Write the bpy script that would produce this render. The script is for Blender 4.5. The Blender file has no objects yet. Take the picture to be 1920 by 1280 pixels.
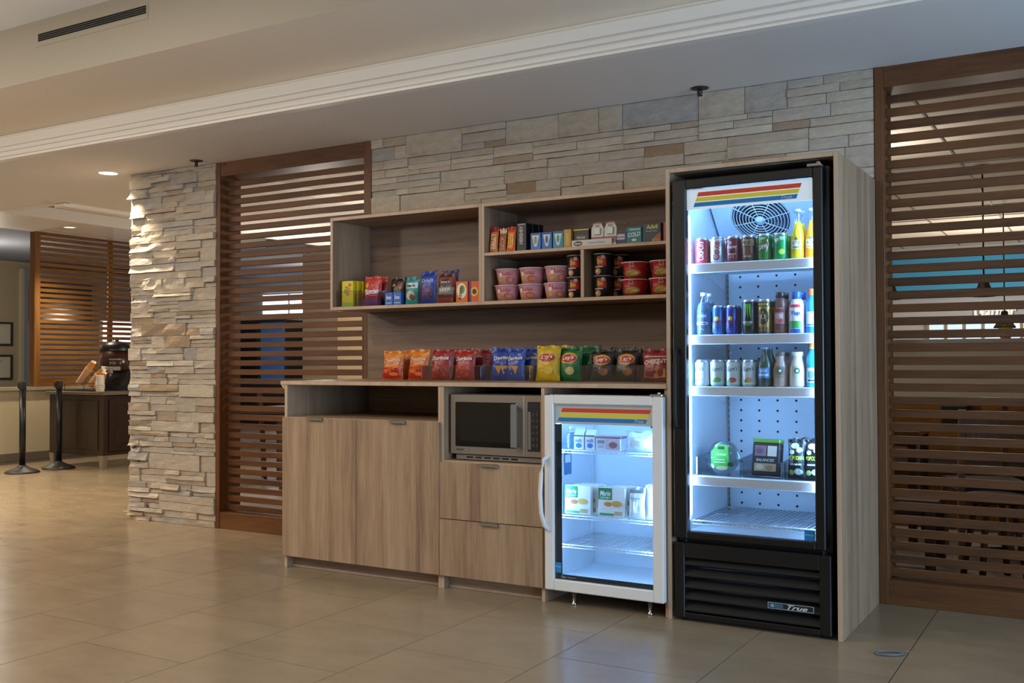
import bpy, math, random
from mathutils import Matrix, Vector, noise as mnoise
rnd = random.Random(7)
scene = bpy.context.scene
COL = scene.collection
PI = math.pi

# ------------------------------------------------------------------ camera
cam_d = bpy.data.cameras.new('camera')
cam = bpy.data.objects.new('camera', cam_d)
COL.objects.link(cam)
cam_d.sensor_fit = 'HORIZONTAL'
cam_d.sensor_width = 36.0
cam_d.lens = 35.4846
cam_d.clip_start = 0.05
_r = Vector((0.86104, 0.50852, -0.00341)); _u = Vector((0.01328, -0.01579, 0.99979)); _f = Vector((-0.50836, 0.86090, 0.02035))
cam.matrix_world = Matrix(((_r.x, _u.x, -_f.x, 1.7632), (_r.y, _u.y, -_f.y, -4.3937), (_r.z, _u.z, -_f.z, 1.1857), (0, 0, 0, 1)))
scene.camera = cam

# ------------------------------------------------------------------ world, lights, exposure
scene.view_settings.view_transform = 'Standard'
scene.view_settings.look = 'None'
scene.view_settings.exposure = 0.0
scene.view_settings.gamma = 1.0
scene.view_settings.use_curve_mapping = False
scene.cycles.max_bounces = 7; scene.cycles.diffuse_bounces = 4; scene.cycles.glossy_bounces = 3; scene.cycles.transmission_bounces = 4; scene.cycles.transparent_max_bounces = 12
scene.cycles.caustics_reflective = False; scene.cycles.caustics_refractive = False
w = bpy.data.worlds.new('world'); scene.world = w; w.use_nodes = True
w.node_tree.nodes['Background'].inputs[0].default_value = (0.62, 0.76, 1.0, 1)
w.node_tree.nodes['Background'].inputs[1].default_value = 0.5

def area(name, loc, direction, sx, sy, power, color, spread=PI):
    d = bpy.data.lights.new(name, 'AREA'); d.shape = 'RECTANGLE'; d.size = sx; d.size_y = sy
    d.energy = power; d.color = color; d.spread = spread
    o = bpy.data.objects.new(name, d); COL.objects.link(o); o.location = loc
    o.rotation_euler = Vector(direction).to_track_quat('-Z', 'Y').to_euler()
    return o
def spot(name, loc, direction, power, color, angle=1.6, blend=0.6, rad=0.06):
    d = bpy.data.lights.new(name, 'SPOT'); d.energy = power; d.color = color
    d.spot_size = angle; d.spot_blend = blend; d.shadow_soft_size = rad
    o = bpy.data.objects.new(name, d); COL.objects.link(o); o.location = loc
    o.rotation_euler = Vector(direction).to_track_quat('-Z', 'Y').to_euler()
    return o
WARM = (1.0, 0.83, 0.63); NEUT = (1.0, 0.90, 0.78); DAY = (0.42, 0.66, 1.0)
# added area light: daylight from the right, tilted up to brighten the soffit
area('daylight_fill', (5.4, -2.2, 1.1), (-1, 0.14, 0.62), 4.8, 1.8, 300, DAY)
# lamps recessed in the lobby ceiling
for lx, ly, pw in ((-5.2, -1.9, 32), (-2.6, -2.4, 36), (-0.2, -2.6, 6), (-6.4, -4.4, 34), (-3.4, -4.8, 32)):
    area('lobby_lamp', (lx, ly, 3.13), (0, 0, -1), 0.3, 0.3, pw, NEUT)
# added unseen point lights in the lobby, brightening crown moulding and ceiling band
def point_fill(name, loc, power, color, rad=0.12):
    d = bpy.data.lights.new(name, 'POINT'); d.energy = power; d.color = color; d.shadow_soft_size = rad
    o = bpy.data.objects.new(name, d); COL.objects.link(o); o.location = loc
    return o
for lx, ly, pw in ((-7.0, -2.5, 56), (-4.3, -2.5, 46), (-1.8, -2.6, 30), (0.4, -3.4, 7)):
    point_fill('lobby_fill_light', (lx, ly, 2.28), pw, NEUT)
# downlights under the soffit and in the coffee corner
spot('soffit_downlight_lamp', (-4.767, 0.634, 2.60), (0, 0, -1), 110, WARM, 1.75, 0.7, 0.04)
spot('corner_downlight_lamp', (-9.0, 3.35, 2.79), (0, 0, -1), 150, WARM, 2.0, 0.7, 0.05)
spot('corner_downlight_lamp', (-6.9, 0.4, 2.58), (0, 0, -1), 420, WARM, 2.1, 0.8, 0.05)
spot('corner_downlight_lamp', (-9.2, 0.6, 2.58), (0, 0, -1), 400, WARM, 2.1, 0.8, 0.05)
# added point lights to brighten the rooms behind the slatted screens
for lx, ly, lz, pw in ((-5.9, 4.3, 2.0, 62), (-3.4, 3.0, 2.0, 46), (0.3, 2.9, 2.3, 26), (0.7, 8.0, 1.9, 75), (-11.3, 3.6, 2.2, 46), (-9.6, 8.2, 2.1, 40)):
    point_fill('dining_fill_light', (lx, ly, lz), pw, NEUT)

# ------------------------------------------------------------------ materials
MATS = {}
def newmat(name):
    m = bpy.data.materials.new(name); m.use_nodes = True
    return m, m.node_tree, m.node_tree.nodes['Principled BSDF']
def srgb(h):
    if isinstance(h, str):
        h = h.lstrip('#'); c = [int(h[i:i+2], 16) / 255 for i in (0, 2, 4)]
    else: c = h
    return tuple(x / 12.92 if x <= .04045 else ((x + .055) / 1.055) ** 2.4 for x in c) + (1,)
def mat(name, color, rough=0.5, metal=0.0, emit=0.0, spec=0.5, bump=0.0, bscale=60, var=0.0, trans=0.0):
    """plain procedural material; colour as sRGB hex"""
    if name in MATS: return MATS[name]
    m, t, b = newmat(name); N = t.nodes; L = t.links
    c = srgb(color)
    b.inputs['Base Color'].default_value = c
    b.inputs['Roughness'].default_value = rough
    b.inputs['Metallic'].default_value = metal
    b.inputs['Specular IOR Level'].default_value = spec
    if trans: b.inputs['Transmission Weight'].default_value = trans
    if emit:
        b.inputs['Emission Color'].default_value = c; b.inputs['Emission Strength'].default_value = emit
    if var or bump:
        tc = N.new('ShaderNodeTexCoord'); nz = N.new('ShaderNodeTexNoise'); nz.inputs['Scale'].default_value = bscale
        nz.inputs['Detail'].default_value = 5
        L.new(tc.outputs['Object'], nz.inputs['Vector'])
        if var:
            mx = N.new('ShaderNodeMix'); mx.data_type = 'RGBA'
            mx.inputs[6].default_value = tuple(x * (1 - var) for x in c[:3]) + (1,)
            mx.inputs[7].default_value = tuple(min(1, x * (1 + var)) for x in c[:3]) + (1,)
            L.new(nz.outputs['Fac'], mx.inputs[0]); L.new(mx.outputs[2], b.inputs['Base Color'])
        if bump:
            bp = N.new('ShaderNodeBump'); bp.inputs['Strength'].default_value = bump; bp.inputs['Distance'].default_value = 0.01
            L.new(nz.outputs['Fac'], bp.inputs['Height']); L.new(bp.outputs[0], b.inputs['Normal'])
    MATS[name] = m
    return m
def ink(h, rough=0.38, metal=0.0):
    return mat('ink_%s_%d_%d' % (h.lstrip('#'), rough * 100, metal * 100), h, rough, metal)
def film(h, rough=0.26):
    return mat('film_%s' % h.lstrip('#'), h, rough, 0, 0, .6, .55, 38, .10)
def wood(name, cols, axis, rough=0.45, fine=70, coarse=9, stretch=0.055, knots=0.0):
    """streaky grain along the given axis (0,1,2); three sRGB colours dark, mid, light"""
    m, t, b = newmat(name); N = t.nodes; L = t.links
    tc = N.new('ShaderNodeTexCoord'); oi = N.new('ShaderNodeObjectInfo')
    cmb = N.new('ShaderNodeVectorMath'); cmb.operation = 'ADD'
    mul = N.new('ShaderNodeMath'); mul.operation = 'MULTIPLY'; mul.inputs[1].default_value = 37.0
    L.new(oi.outputs['Random'], mul.inputs[0]); L.new(tc.outputs['Object'], cmb.inputs[0]); L.new(mul.outputs[0], cmb.inputs[1])
    mp = N.new('ShaderNodeMapping'); s = [1, 1, 1]; s[axis] = stretch; mp.inputs['Scale'].default_value = s
    L.new(cmb.outputs[0], mp.inputs['Vector'])
    n1 = N.new('ShaderNodeTexNoise'); n1.inputs['Scale'].default_value = fine; n1.inputs['Detail'].default_value = 6; n1.inputs['Roughness'].default_value = 0.62
    n2 = N.new('ShaderNodeTexNoise'); n2.inputs['Scale'].default_value = coarse; n2.inputs['Detail'].default_value = 4; n2.inputs['Distortion'].default_value = 0.6
    L.new(mp.outputs[0], n1.inputs['Vector']); L.new(mp.outputs[0], n2.inputs['Vector'])
    mx = N.new('ShaderNodeMath'); mx.operation = 'MULTIPLY_ADD'; mx.inputs[1].default_value = 0.42
    sc = N.new('ShaderNodeMath'); sc.operation = 'MULTIPLY'; sc.inputs[1].default_value = 0.58
    L.new(n2.outputs['Fac'], sc.inputs[0]); L.new(n1.outputs['Fac'], mx.inputs[0]); L.new(sc.outputs[0], mx.inputs[2])
    rp = N.new('ShaderNodeValToRGB'); e = rp.color_ramp.elements
    e[0].position = 0.34; e[0].color = srgb(cols[0]); e[1].position = 0.68; e[1].color = srgb(cols[2])
    k = e.new(0.5); k.color = srgb(cols[1])
    L.new(mx.outputs[0], rp.inputs['Fac']); L.new(rp.outputs['Color'], b.inputs['Base Color'])
    b.inputs['Roughness'].default_value = rough
    bp = N.new('ShaderNodeBump'); bp.inputs['Strength'].default_value = 0.12; bp.inputs['Distance'].default_value = 0.004
    L.new(n1.outputs['Fac'], bp.inputs['Height']); L.new(bp.outputs[0], b.inputs['Normal'])
    MATS[name] = m
    return m
LAM = ('#7d6350', '#a08467', '#b89c7e')
M_LAMV = wood('laminate_vertical', LAM, 2)
M_LAMH = wood('laminate_horizontal', LAM, 0)
M_LAMD = wood('laminate_depth', LAM, 1)
M_LAM_SHADE = wood('laminate_shaded', ('#5f4a3e', '#7d6554', '#8e7562'), 0)  # same laminate darkened: shade painted into back boards and splashback
M_EDGE = wood('laminate_edge', ('#b09478', '#bda185', '#c9ae92'), 2, fine=30)  # edge banding; its paler tone mostly paints the light on front edges
WAL = ('#452812', '#633b1a', '#754a22')
M_WALX = wood('walnut_x', WAL, 0, 0.5, 60, 7, 0.08)
M_WALY = wood('walnut_y', WAL, 1, 0.5, 60, 7, 0.08)
M_WALZ = wood('walnut_z', WAL, 2, 0.5, 60, 7, 0.08)
M_OAKX = wood('honey_oak_x', ('#633d17', '#875a22', '#9c6e31'), 0, 0.42, 50, 7, 0.08)
M_OAKY = wood('honey_oak_y', ('#633d17', '#83561f', '#98692d'), 1, 0.42, 50, 7, 0.08)
M_OAKZ = wood('honey_oak_z', ('#633d17', '#83561f', '#98692d'), 2, 0.42, 50, 7, 0.08)
M_ESPR = wood('espresso_wood', ('#1d120c', '#2b1a11', '#362217'), 2, 0.35, 60, 7, 0.08)

def stone_mat(name, stops, bump):
    m, t, b = newmat(name); N = t.nodes; L = t.links
    oi = N.new('ShaderNodeObjectInfo'); tc = N.new('ShaderNodeTexCoord')
    rp = N.new('ShaderNodeValToRGB'); rp.color_ramp.interpolation = 'LINEAR'
    e = rp.color_ramp.elements
    e[0].position = stops[0][0]; e[0].color = srgb(stops[0][1]); e[1].position = stops[-1][0]; e[1].color = srgb(stops[-1][1])
    for p, c in stops[1:-1]:
        k = e.new(p); k.color = srgb(c)
    L.new(oi.outputs['Random'], rp.inputs['Fac'])
    nz = N.new('ShaderNodeTexNoise'); nz.inputs['Scale'].default_value = 9; nz.inputs['Detail'].default_value = 8; nz.inputs['Roughness'].default_value = 0.65
    mp = N.new('ShaderNodeMapping'); mp.inputs['Scale'].default_value = (1, 1, 2.6)
    L.new(tc.outputs['Object'], mp.inputs['Vector']); L.new(mp.outputs[0], nz.inputs['Vector'])
    # broad rust and grey staining
    ns = N.new('ShaderNodeTexNoise'); ns.inputs['Scale'].default_value = 2.6; ns.inputs['Detail'].default_value = 5
    L.new(mp.outputs[0], ns.inputs['Vector'])
    r2 = N.new('ShaderNodeValToRGB'); q = r2.color_ramp.elements
    q[0].position = 0.60; q[0].color = (0, 0, 0, 1); q[1].position = 0.74; q[1].color = (1, 1, 1, 1)
    L.new(ns.outputs['Fac'], r2.inputs['Fac'])
    mx = N.new('ShaderNodeMix'); mx.data_type = 'RGBA'; mx.inputs[7].default_value = srgb('#a07a54')
    half = N.new('ShaderNodeMath'); half.operation = 'MULTIPLY'; half.inputs[1].default_value = 0.75
    L.new(r2.outputs['Color'], half.inputs[0]); L.new(half.outputs[0], mx.inputs[0]); L.new(rp.outputs['Color'], mx.inputs[6])
    hs = N.new('ShaderNodeHueSaturation'); vr = N.new('ShaderNodeMapRange')
    vr.inputs[1].default_value = 0.3; vr.inputs[2].default_value = 0.7; vr.inputs[3].default_value = 0.68; vr.inputs[4].default_value = 1.0
    L.new(nz.outputs['Fac'], vr.inputs[0]); L.new(vr.outputs[0], hs.inputs['Value']); L.new(mx.outputs[2], hs.inputs['Color'])
    L.new(hs.outputs['Color'], b.inputs['Base Color'])
    b.inputs['Roughness'].default_value = 0.85
    n3 = N.new('ShaderNodeTexNoise'); n3.inputs['Scale'].default_value = 26; n3.inputs['Detail'].default_value = 8; n3.inputs['Roughness'].default_value = 0.6
    L.new(mp.outputs[0], n3.inputs['Vector'])
    bp = N.new('ShaderNodeBump'); bp.inputs['Strength'].default_value = bump; bp.inputs['Distance'].default_value = 0.012
    L.new(n3.outputs['Fac'], bp.inputs['Height']); L.new(bp.outputs[0], b.inputs['Normal'])
    MATS[name] = m
    return m
M_STONE = stone_mat('ledger_stone', [(0, '#c3b39c'), (.22, '#d2c4ae'), (.45, '#bfb09c'), (.66, '#cbbda8'), (.80, '#b2aca3'), (.86, '#c7b8a2'), (.94, '#a58a6b'), (1, '#d8cbb6')], 0.55)

def tile_mat():
    m, t, b = newmat('porcelain_tile'); N = t.nodes; L = t.links
    oi = N.new('ShaderNodeObjectInfo'); gm = N.new('ShaderNodeNewGeometry')
    nz = N.new('ShaderNodeTexNoise'); nz.inputs['Scale'].default_value = 3.2; nz.inputs['Detail'].default_value = 7; nz.inputs['Roughness'].default_value = 0.6
    mp = N.new('ShaderNodeMapping'); mp.inputs['Scale'].default_value = (1, 1.8, 1)
    L.new(gm.outputs['Position'], mp.inputs['Vector']); L.new(mp.outputs[0], nz.inputs['Vector'])
    mx = N.new('ShaderNodeMix'); mx.data_type = 'RGBA'
    mx.inputs[6].default_value = srgb('#84735b'); mx.inputs[7].default_value = srgb('#9d8b71')
    L.new(nz.outputs['Fac'], mx.inputs[0])
    hs = N.new('ShaderNodeHueSaturation'); vr = N.new('ShaderNodeMapRange'); vr.inputs[3].default_value = 0.95; vr.inputs[4].default_value = 1.05
    L.new(oi.outputs['Random'], vr.inputs[0]); L.new(vr.outputs[0], hs.inputs['Value']); L.new(mx.outputs[2], hs.inputs['Color'])
    L.new(hs.outputs['Color'], b.inputs['Base Color'])
    rr = N.new('ShaderNodeMapRange'); rr.inputs[3].default_value = 0.15; rr.inputs[4].default_value = 0.30
    L.new(nz.outputs['Fac'], rr.inputs[0]); L.new(rr.outputs[0], b.inputs['Roughness'])
    MATS['tile'] = m
    return m
M_TILE = tile_mat()
def glass_mat(name, tint=(0.95, 0.98, 1.0), base=0.04, rough=0.0):
    m = bpy.data.materials.new(name); m.use_nodes = True; t = m.node_tree; N = t.nodes; L = t.links
    N.remove(N['Principled BSDF'])
    tr = N.new('ShaderNodeBsdfTransparent'); tr.inputs[0].default_value = tint + (1,)
    gl = N.new('ShaderNodeBsdfGlossy'); gl.inputs['Roughness'].default_value = rough; gl.inputs[0].default_value = (1, 1, 1, 1)
    lw = N.new('ShaderNodeLayerWeight'); lw.inputs[0].default_value = 0.22
    mr = N.new('ShaderNodeMapRange'); mr.inputs[3].default_value = base; mr.inputs[4].default_value = 0.75
    L.new(lw.outputs['Fresnel'], mr.inputs[0])
    mx = N.new('ShaderNodeMixShader'); L.new(mr.outputs[0], mx.inputs[0]); L.new(tr.outputs[0], mx.inputs[1]); L.new(gl.outputs[0], mx.inputs[2])
    L.new(mx.outputs[0], N['Material Output'].inputs[0])
    MATS[name] = m
    return m
M_GLASS = glass_mat('door_glass', base=0.02)
M_ACRYL = glass_mat('clear_acrylic', (0.965, 0.975, 0.985), 0.025, 0.05)
M_PET = glass_mat('clear_plastic', (0.86, 0.92, 0.97), 0.06, 0.08)
M_WHITE = mat('white_paint', '#e2e0da', 0.5)
M_CEIL = mat('ceiling_paint', '#e8e2d8', 0.9)
M_FASC = mat('tan_paint', '#f6e6cc', 0.85)
M_CREAM = mat('cream_paint', '#d8c8a8', 0.8)
M_CROWN = mat('crown_paint', '#f7f1e6', 0.4)
M_BLACK = mat('black_enamel', '#101010', 0.35)
M_BLACKM = mat('black_matte', '#161616', 0.6)
M_DARK = mat('dark_void', '#0b0908', 0.9)
M_STEEL = mat('brushed_steel', '#a0968a', 0.38, 0.7)
M_CHROME = mat('chrome', '#c8c8c8', 0.18, 1.0)
M_LINER = mat('fridge_liner', '#dfe8f0', 0.35)
M_ENAM = mat('white_enamel', '#e6e4de', 0.3)
M_LED = mat('led_strip', '#8fc6ff', 0.5, 0, 84)
M_LED_F = mat('led_strip_front', '#b4d8ff', 0.5, 0, 42)
M_LED_S = mat('led_strip_small', '#8cc4ff', 0.5, 0, 72)
M_LED_T = mat('led_strip_top', '#96caff', 0.5, 0, 22)
M_GROUT = mat('grout', '#3a3128', 0.95)

# ------------------------------------------------------------------ mesh builder
class MB:
    def __init__(s): s.v = []; s.f = []; s.m = []; s.s = []
    def add(s, verts, faces, m=0, smooth=False):
        o = len(s.v); s.v.extend(verts)
        for i, f in enumerate(faces):
            s.f.append(tuple(o + k for k in f)); s.m.append(m[i] if isinstance(m, (list, tuple)) else m); s.s.append(smooth)
        return s
    def box(s, x0, x1, y0, y1, z0, z1, m=0, front=None):
        v = [(x0, y0, z0), (x1, y0, z0), (x1, y1, z0), (x0, y1, z0), (x0, y0, z1), (x1, y0, z1), (x1, y1, z1), (x0, y1, z1)]
        f = [(0, 3, 2, 1), (4, 5, 6, 7), (0, 1, 5, 4), (1, 2, 6, 5), (2, 3, 7, 6), (3, 0, 4, 7)]
        mm = [m] * 6
        if front is not None: mm[2] = front
        return s.add(v, f, mm)
    def rbox(s, x0, x1, y0, y1, z0, z1, b=0.003, m=0, front=None):
        """box with chamfered edges"""
        b = min(b, (x1 - x0) / 2.2, (y1 - y0) / 2.2, (z1 - z0) / 2.2)
        X = (x0, x1); Y = (y0, y1); Z = (z0, z1); v = []; ix = {}
        for i in (0, 1):
            for j in (0, 1):
                for k in (0, 1):
                    sx = b if i == 0 else -b; sy = b if j == 0 else -b; sz = b if k == 0 else -b
                    for a, d in enumerate(((0, sy, sz), (sx, 0, sz), (sx, sy, 0))):
                        ix[i, j, k, a] = len(v); v.append((X[i] + d[0], Y[j] + d[1], Z[k] + d[2]))
        f = []; mm = []
        def q(a, mt=m): f.append(a); mm.append(mt)
        for i in (0, 1):
            c = [ix[i, 0, 0, 0], ix[i, 1, 0, 0], ix[i, 1, 1, 0], ix[i, 0, 1, 0]]; q(tuple(c if i else c[::-1]))
            c = [ix[0, i, 0, 1], ix[1, i, 0, 1], ix[1, i, 1, 1], ix[0, i, 1, 1]]; q(tuple(c[::-1] if i else c), front if (front is not None and i == 0) else m)
            c = [ix[0, 0, i, 2], ix[1, 0, i, 2], ix[1, 1, i, 2], ix[0, 1, i, 2]]; q(tuple(c if i else c[::-1]))
        for i in (0, 1):
            for j in (0, 1):
                c = [ix[i, j, 0, 0], ix[i, j, 1, 0], ix[i, j, 1, 1], ix[i, j, 0, 1]]; q(tuple(c if i == j else c[::-1]))
                c = [ix[i, 0, j, 0], ix[i, 1, j, 0], ix[i, 1, j, 2], ix[i, 0, j, 2]]; q(tuple(c[::-1] if i == j else c))
                c = [ix[0, i, j, 1], ix[1, i, j, 1], ix[1, i, j, 2], ix[0, i, j, 2]]; q(tuple(c if i == j else c[::-1]))
                for k in (0, 1):
                    c = [ix[i, j, k, 0], ix[i, j, k, 1], ix[i, j, k, 2]]; q(tuple(c if (i + j + k) % 2 else c[::-1]))
        return s.add(v, f, mm)
    def lathe(s, prof, seg=24, m=0, cx=0, cy=0, smooth=True, sx=1, sy=1):
        """profile [(r,z)...]; m may be a list with one entry per profile step"""
        v = []; f = []; mm = []
        n = len(prof)
        for r, z in prof:
            for k in range(seg):
                a = 2 * PI * k / seg; v.append((cx + r * math.cos(a) * sx, cy + r * math.sin(a) * sy, z))
        for i in range(n - 1):
            for k in range(seg):
                k2 = (k + 1) % seg
                f.append((i * seg + k, i * seg + k2, (i + 1) * seg + k2, (i + 1) * seg + k)); mm.append(m[i] if isinstance(m, (list, tuple)) else m)
        if prof[0][0] > 1e-6: f.append(tuple(range(seg))[::-1]); mm.append(m[0] if isinstance(m, (list, tuple)) else m)
        if prof[-1][0] > 1e-6: f.append(tuple((n - 1) * seg + k for k in range(seg))); mm.append(m[-1] if isinstance(m, (list, tuple)) else m)
        return s.add(v, f, mm, smooth)
    def tube(s, pts, r, seg=6, m=0, closed=False):
        pts = [Vector(p) for p in pts]; n = len(pts); v = []; f = []
        up = Vector((0.13, 0.21, 0.97))
        for i, p in enumerate(pts):
            a = pts[(i - 1) % n] if (closed or i > 0) else p; b = pts[(i + 1) % n] if (closed or i < n - 1) else p
            d = (b - a).normalized(); x = d.cross(up)
            if x.length < 1e-3: x = d.cross(Vector((1, 0, 0)))
            x.normalize(); y = x.cross(d)
            for k in range(seg):
                t = 2 * PI * k / seg; v.append(tuple(p + (x * math.cos(t) + y * math.sin(t)) * r))
        for i in range(n if closed else n - 1):
            j = (i + 1) % n
            for k in range(seg):
                k2 = (k + 1) % seg; f.append((i * seg + k, i * seg + k2, j * seg + k2, j * seg + k))
        if not closed: f.append(tuple(range(seg))[::-1]); f.append(tuple((n - 1) * seg + k for k in range(seg)))
        return s.add(v, f, m, True)
    def prism(s, poly, axis, a0, a1, m=0):
        """extrude a 2-D polygon along an axis; the poly lies in the other two axes (in order)"""
        n = len(poly)
        def P(p, a):
            q = list(p); q.insert(axis, a); return tuple(q)
        v = [P(p, a0) for p in poly] + [P(p, a1) for p in poly]
        f = [tuple(range(n))[::-1], tuple(range(n, 2 * n))] + [(i, (i + 1) % n, n + (i + 1) % n, n + i) for i in range(n)]
        return s.add(v, f, m)
    def grid(s, fn, nu, nv, m=0, smooth=True, flip=False):
        v = [fn(i / nu, j / nv) for j in range(nv + 1) for i in range(nu + 1)]
        f = []
        for j in range(nv):
            for i in range(nu):
                a = j * (nu + 1) + i; q = (a, a + 1, a + nu + 2, a + nu + 1); f.append(q[::-1] if flip else q)
        return s.add(v, f, m, smooth)
    def mesh(s, name, mats):
        me = bpy.data.meshes.new(name); me.from_pydata(s.v, [], s.f)
        for m in mats: me.materials.append(m)
        me.polygons.foreach_set('material_index', s.m); me.polygons.foreach_set('use_smooth', s.s)
        me.update()
        return me
    def build(s, name, mats, parent=None, loc=(0, 0, 0), rot=(0, 0, 0)):
        if not isinstance(mats, (list, tuple)): mats = [mats]
        return link(name, s.mesh(name, mats), parent, loc, rot)
def link(name, me, parent=None, loc=(0, 0, 0), rot=(0, 0, 0)):
    o = bpy.data.objects.new(name, me); COL.objects.link(o); o.parent = parent; o.location = loc; o.rotation_euler = rot
    return o
def tag(o, label, cat, group=None, kind=None):
    o['label'] = label
    if cat: o['category'] = cat
    if group: o['group'] = group
    if kind: o['kind'] = kind
    return o
def thing(name, label, cat, loc=(0, 0, 0), rz=0, group=None, rx=0):
    o = bpy.data.objects.new(name, None); COL.objects.link(o); o.location = loc; o.rotation_euler = (rx, 0, rz)
    o.empty_display_size = 0.05
    return tag(o, label, cat, group)
def struct(name, mb, mats, label=None):
    o = mb.build(name, mats); o['kind'] = 'structure'
    if label: o['label'] = label
    return o
def sbox(name, x0, x1, y0, y1, z0, z1, m, label=None):
    return struct(name, MB().box(x0, x1, y0, y1, z0, z1), m, label)
def dup(root, loc, label=None, rz=None):
    """copy a thing with its parts and sub-parts"""
    r = root.copy(); COL.objects.link(r); r.location = loc
    if rz is not None: r.rotation_euler.z = rz
    if label: r['label'] = label
    for ch in list(root.children):
        c = ch.copy(); COL.objects.link(c); c.parent = r
        for g in list(ch.children):
            d = g.copy(); COL.objects.link(d); d.parent = c
    return r

# lettering -------------------------------------------------------------
_TX = {}
def text_geo(s, shear=0.0, bold=0.0):
    k = (s, shear, bold)
    if k not in _TX:
        cu = bpy.data.curves.new('lettering', 'FONT'); cu.body = s; cu.shear = shear; cu.offset = bold; cu.resolution_u = 3
        ob = bpy.data.objects.new('lettering', cu); me = bpy.data.meshes.new_from_object(ob)
        vs = [(v.co.x, v.co.y) for v in me.vertices]; fs = [tuple(p.vertices) for p in me.polygons]
        bpy.data.objects.remove(ob); bpy.data.curves.remove(cu); bpy.data.meshes.remove(me)
        x0 = min(a for a, b in vs); x1 = max(a for a, b in vs); y0 = min(b for a, b in vs); y1 = max(b for a, b in vs)
        vs = [((a - (x0 + x1) / 2) / (x1 - x0), (b - (y0 + y1) / 2) / (y1 - y0)) for a, b in vs]
        _TX[k] = (vs, fs)
    return _TX[k]
class Print:
    """flat print laid on a surface given by mp(u,v,eps) -> xyz"""
    def __init__(s, mp, eps=0.0006): s.mp = mp; s.b = MB(); s.mats = []; s.e = eps; s.step = eps * 0.45
    def mi(s, h, rough=0.38, metal=0.0):
        m = h if not isinstance(h, str) else ink(h, rough, metal)
        if m not in s.mats: s.mats.append(m)
        return s.mats.index(m)
    def _put(s, vs, fs, h):
        s.b.add([s.mp(u, v, s.e) for u, v in vs], fs, s.mi(h)); s.e += s.step
        return s
    def text(s, t, cx, cz, w, h, col, shear=0.0, bold=0.012, rot=0):
        vs, fs = text_geo(t, shear, bold); c, n = math.cos(rot), math.sin(rot)
        return s._put([(cx + a * w * c - b * h * n, cz + a * w * n + b * h * c) for a, b in vs], fs, col)
    def ell(s, cx, cz, rx, rz, col, n=20):
        vs = [(cx, cz)] + [(cx + q * rx * math.cos(2 * PI * k / n), cz + q * rz * math.sin(2 * PI * k / n)) for q in (.55, 1) for k in range(n)]
        fs = [(0, 1 + k, 1 + (k + 1) % n) for k in range(n)] + [(1 + k, 1 + n + k, 1 + n + (k + 1) % n, 1 + (k + 1) % n) for k in range(n)]
        return s._put(vs, fs, col)
    def rect(s, x0, x1, z0, z1, col, nu=6, nv=4, sh=0.0):
        vs = [(x0 + (x1 - x0) * i / nu + sh * j / nv, z0 + (z1 - z0) * j / nv) for j in range(nv + 1) for i in range(nu + 1)]
        fs = [(j * (nu + 1) + i, j * (nu + 1) + i + 1, (j + 1) * (nu + 1) + i + 1, (j + 1) * (nu + 1) + i) for j in range(nv) for i in range(nu)]
        return s._put(vs, fs, col)
    def poly(s, pts, col):
        return s._put(pts, [tuple(range(len(pts)))], col)
    def build(s, name, parent):
        return s.b.build(name, s.mats, parent)
def flat(y): return lambda u, v, e: (u, y - e, v)
def cyl(R): return lambda u, v, e: ((R + e) * math.sin(u / R), -(R + e) * math.cos(u / R), v)
def cone(Rf): return lambda u, v, e: ((Rf(v) + e) * math.sin(u / Rf(v)), -(Rf(v) + e) * math.cos(u / Rf(v)), v)
# ================================================================== the setting
FY = 0.79          # front plane of screens and stone wall
ZC = 2.634         # soffit over the alcove
def wpix(p):
    d = Vector(p) - cam.matrix_world.translation
    z = d.dot(_f); return (960 + 1892.5 * d.dot(_r) / z, 640 - 1892.5 * d.dot(_u) / z, z)
# floor: grout bed with single tiles
floor = struct('floor', MB().box(-14, 6, -9, 0.95, -0.08, -0.004).box(-14, -4.72, 0.95, 11, -0.08, -0.004), [M_GROUT], 'taupe porcelain tile floor')
tile_me = MB().box(0.0018, 0.6107, 0.0018, 0.5982, -0.02, 0.0).mesh('tile', [M_TILE])
cand = []
for i in range(-24, 10):
    for j in range(-16, 20):
        x = -0.175 + 0.6125 * i; y = (-0.79 if i % 2 == 0 else -1.0) + 0.6 * j
        if x < -13.4 or x > 5.3 or y < -8.9: continue
        if y > 0.80 and x > -4.75 - 0.62: continue
        if x < -9.7 or y > 6.5: continue
        cs = [wpix((x + a, y + b, 0)) for a in (0, .61) for b in (0, .6)]
        if max(c[2] for c in cs) < 1.2: continue
        if min(c[2] for c in cs) > 1.2 and (max(c[0] for c in cs) < -40 or min(c[0] for c in cs) > 1960 or min(c[1] for c in cs) > 1320): continue
        # the rest of the alcove floor is under the furniture
        cand.append((min(c[2] for c in cs), x, y))
cand.sort()
for k, (d, x, y) in enumerate(cand[:298]):
    link('tile', tile_me, floor, (x, y, 0))
floor_rest = MB()
for d, x, y in cand[298:]: floor_rest.box(x + .002, x + .6105, y + .002, y + .598, -0.02, 0.0)
if cand[298:]:
    o = floor_rest.build('tile_field', [M_TILE], floor); o['kind'] = 'stuff'
# tiles out of this view and in the dining room, laid as one bed
struct('floor', MB().box(-5.4, 3.2, 0.80, 10.2, -0.04, -0.0005).box(-13.4, -9.7, 0.95, 10.2, -0.04, -0.001).box(-9.7, -4.6, 6.5, 10.2, -0.04, -0.001), [mat('dining_floor', '#a39a90', 0.3, var=.12, bscale=3)], 'pale floor of the dining room behind the screens')

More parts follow.
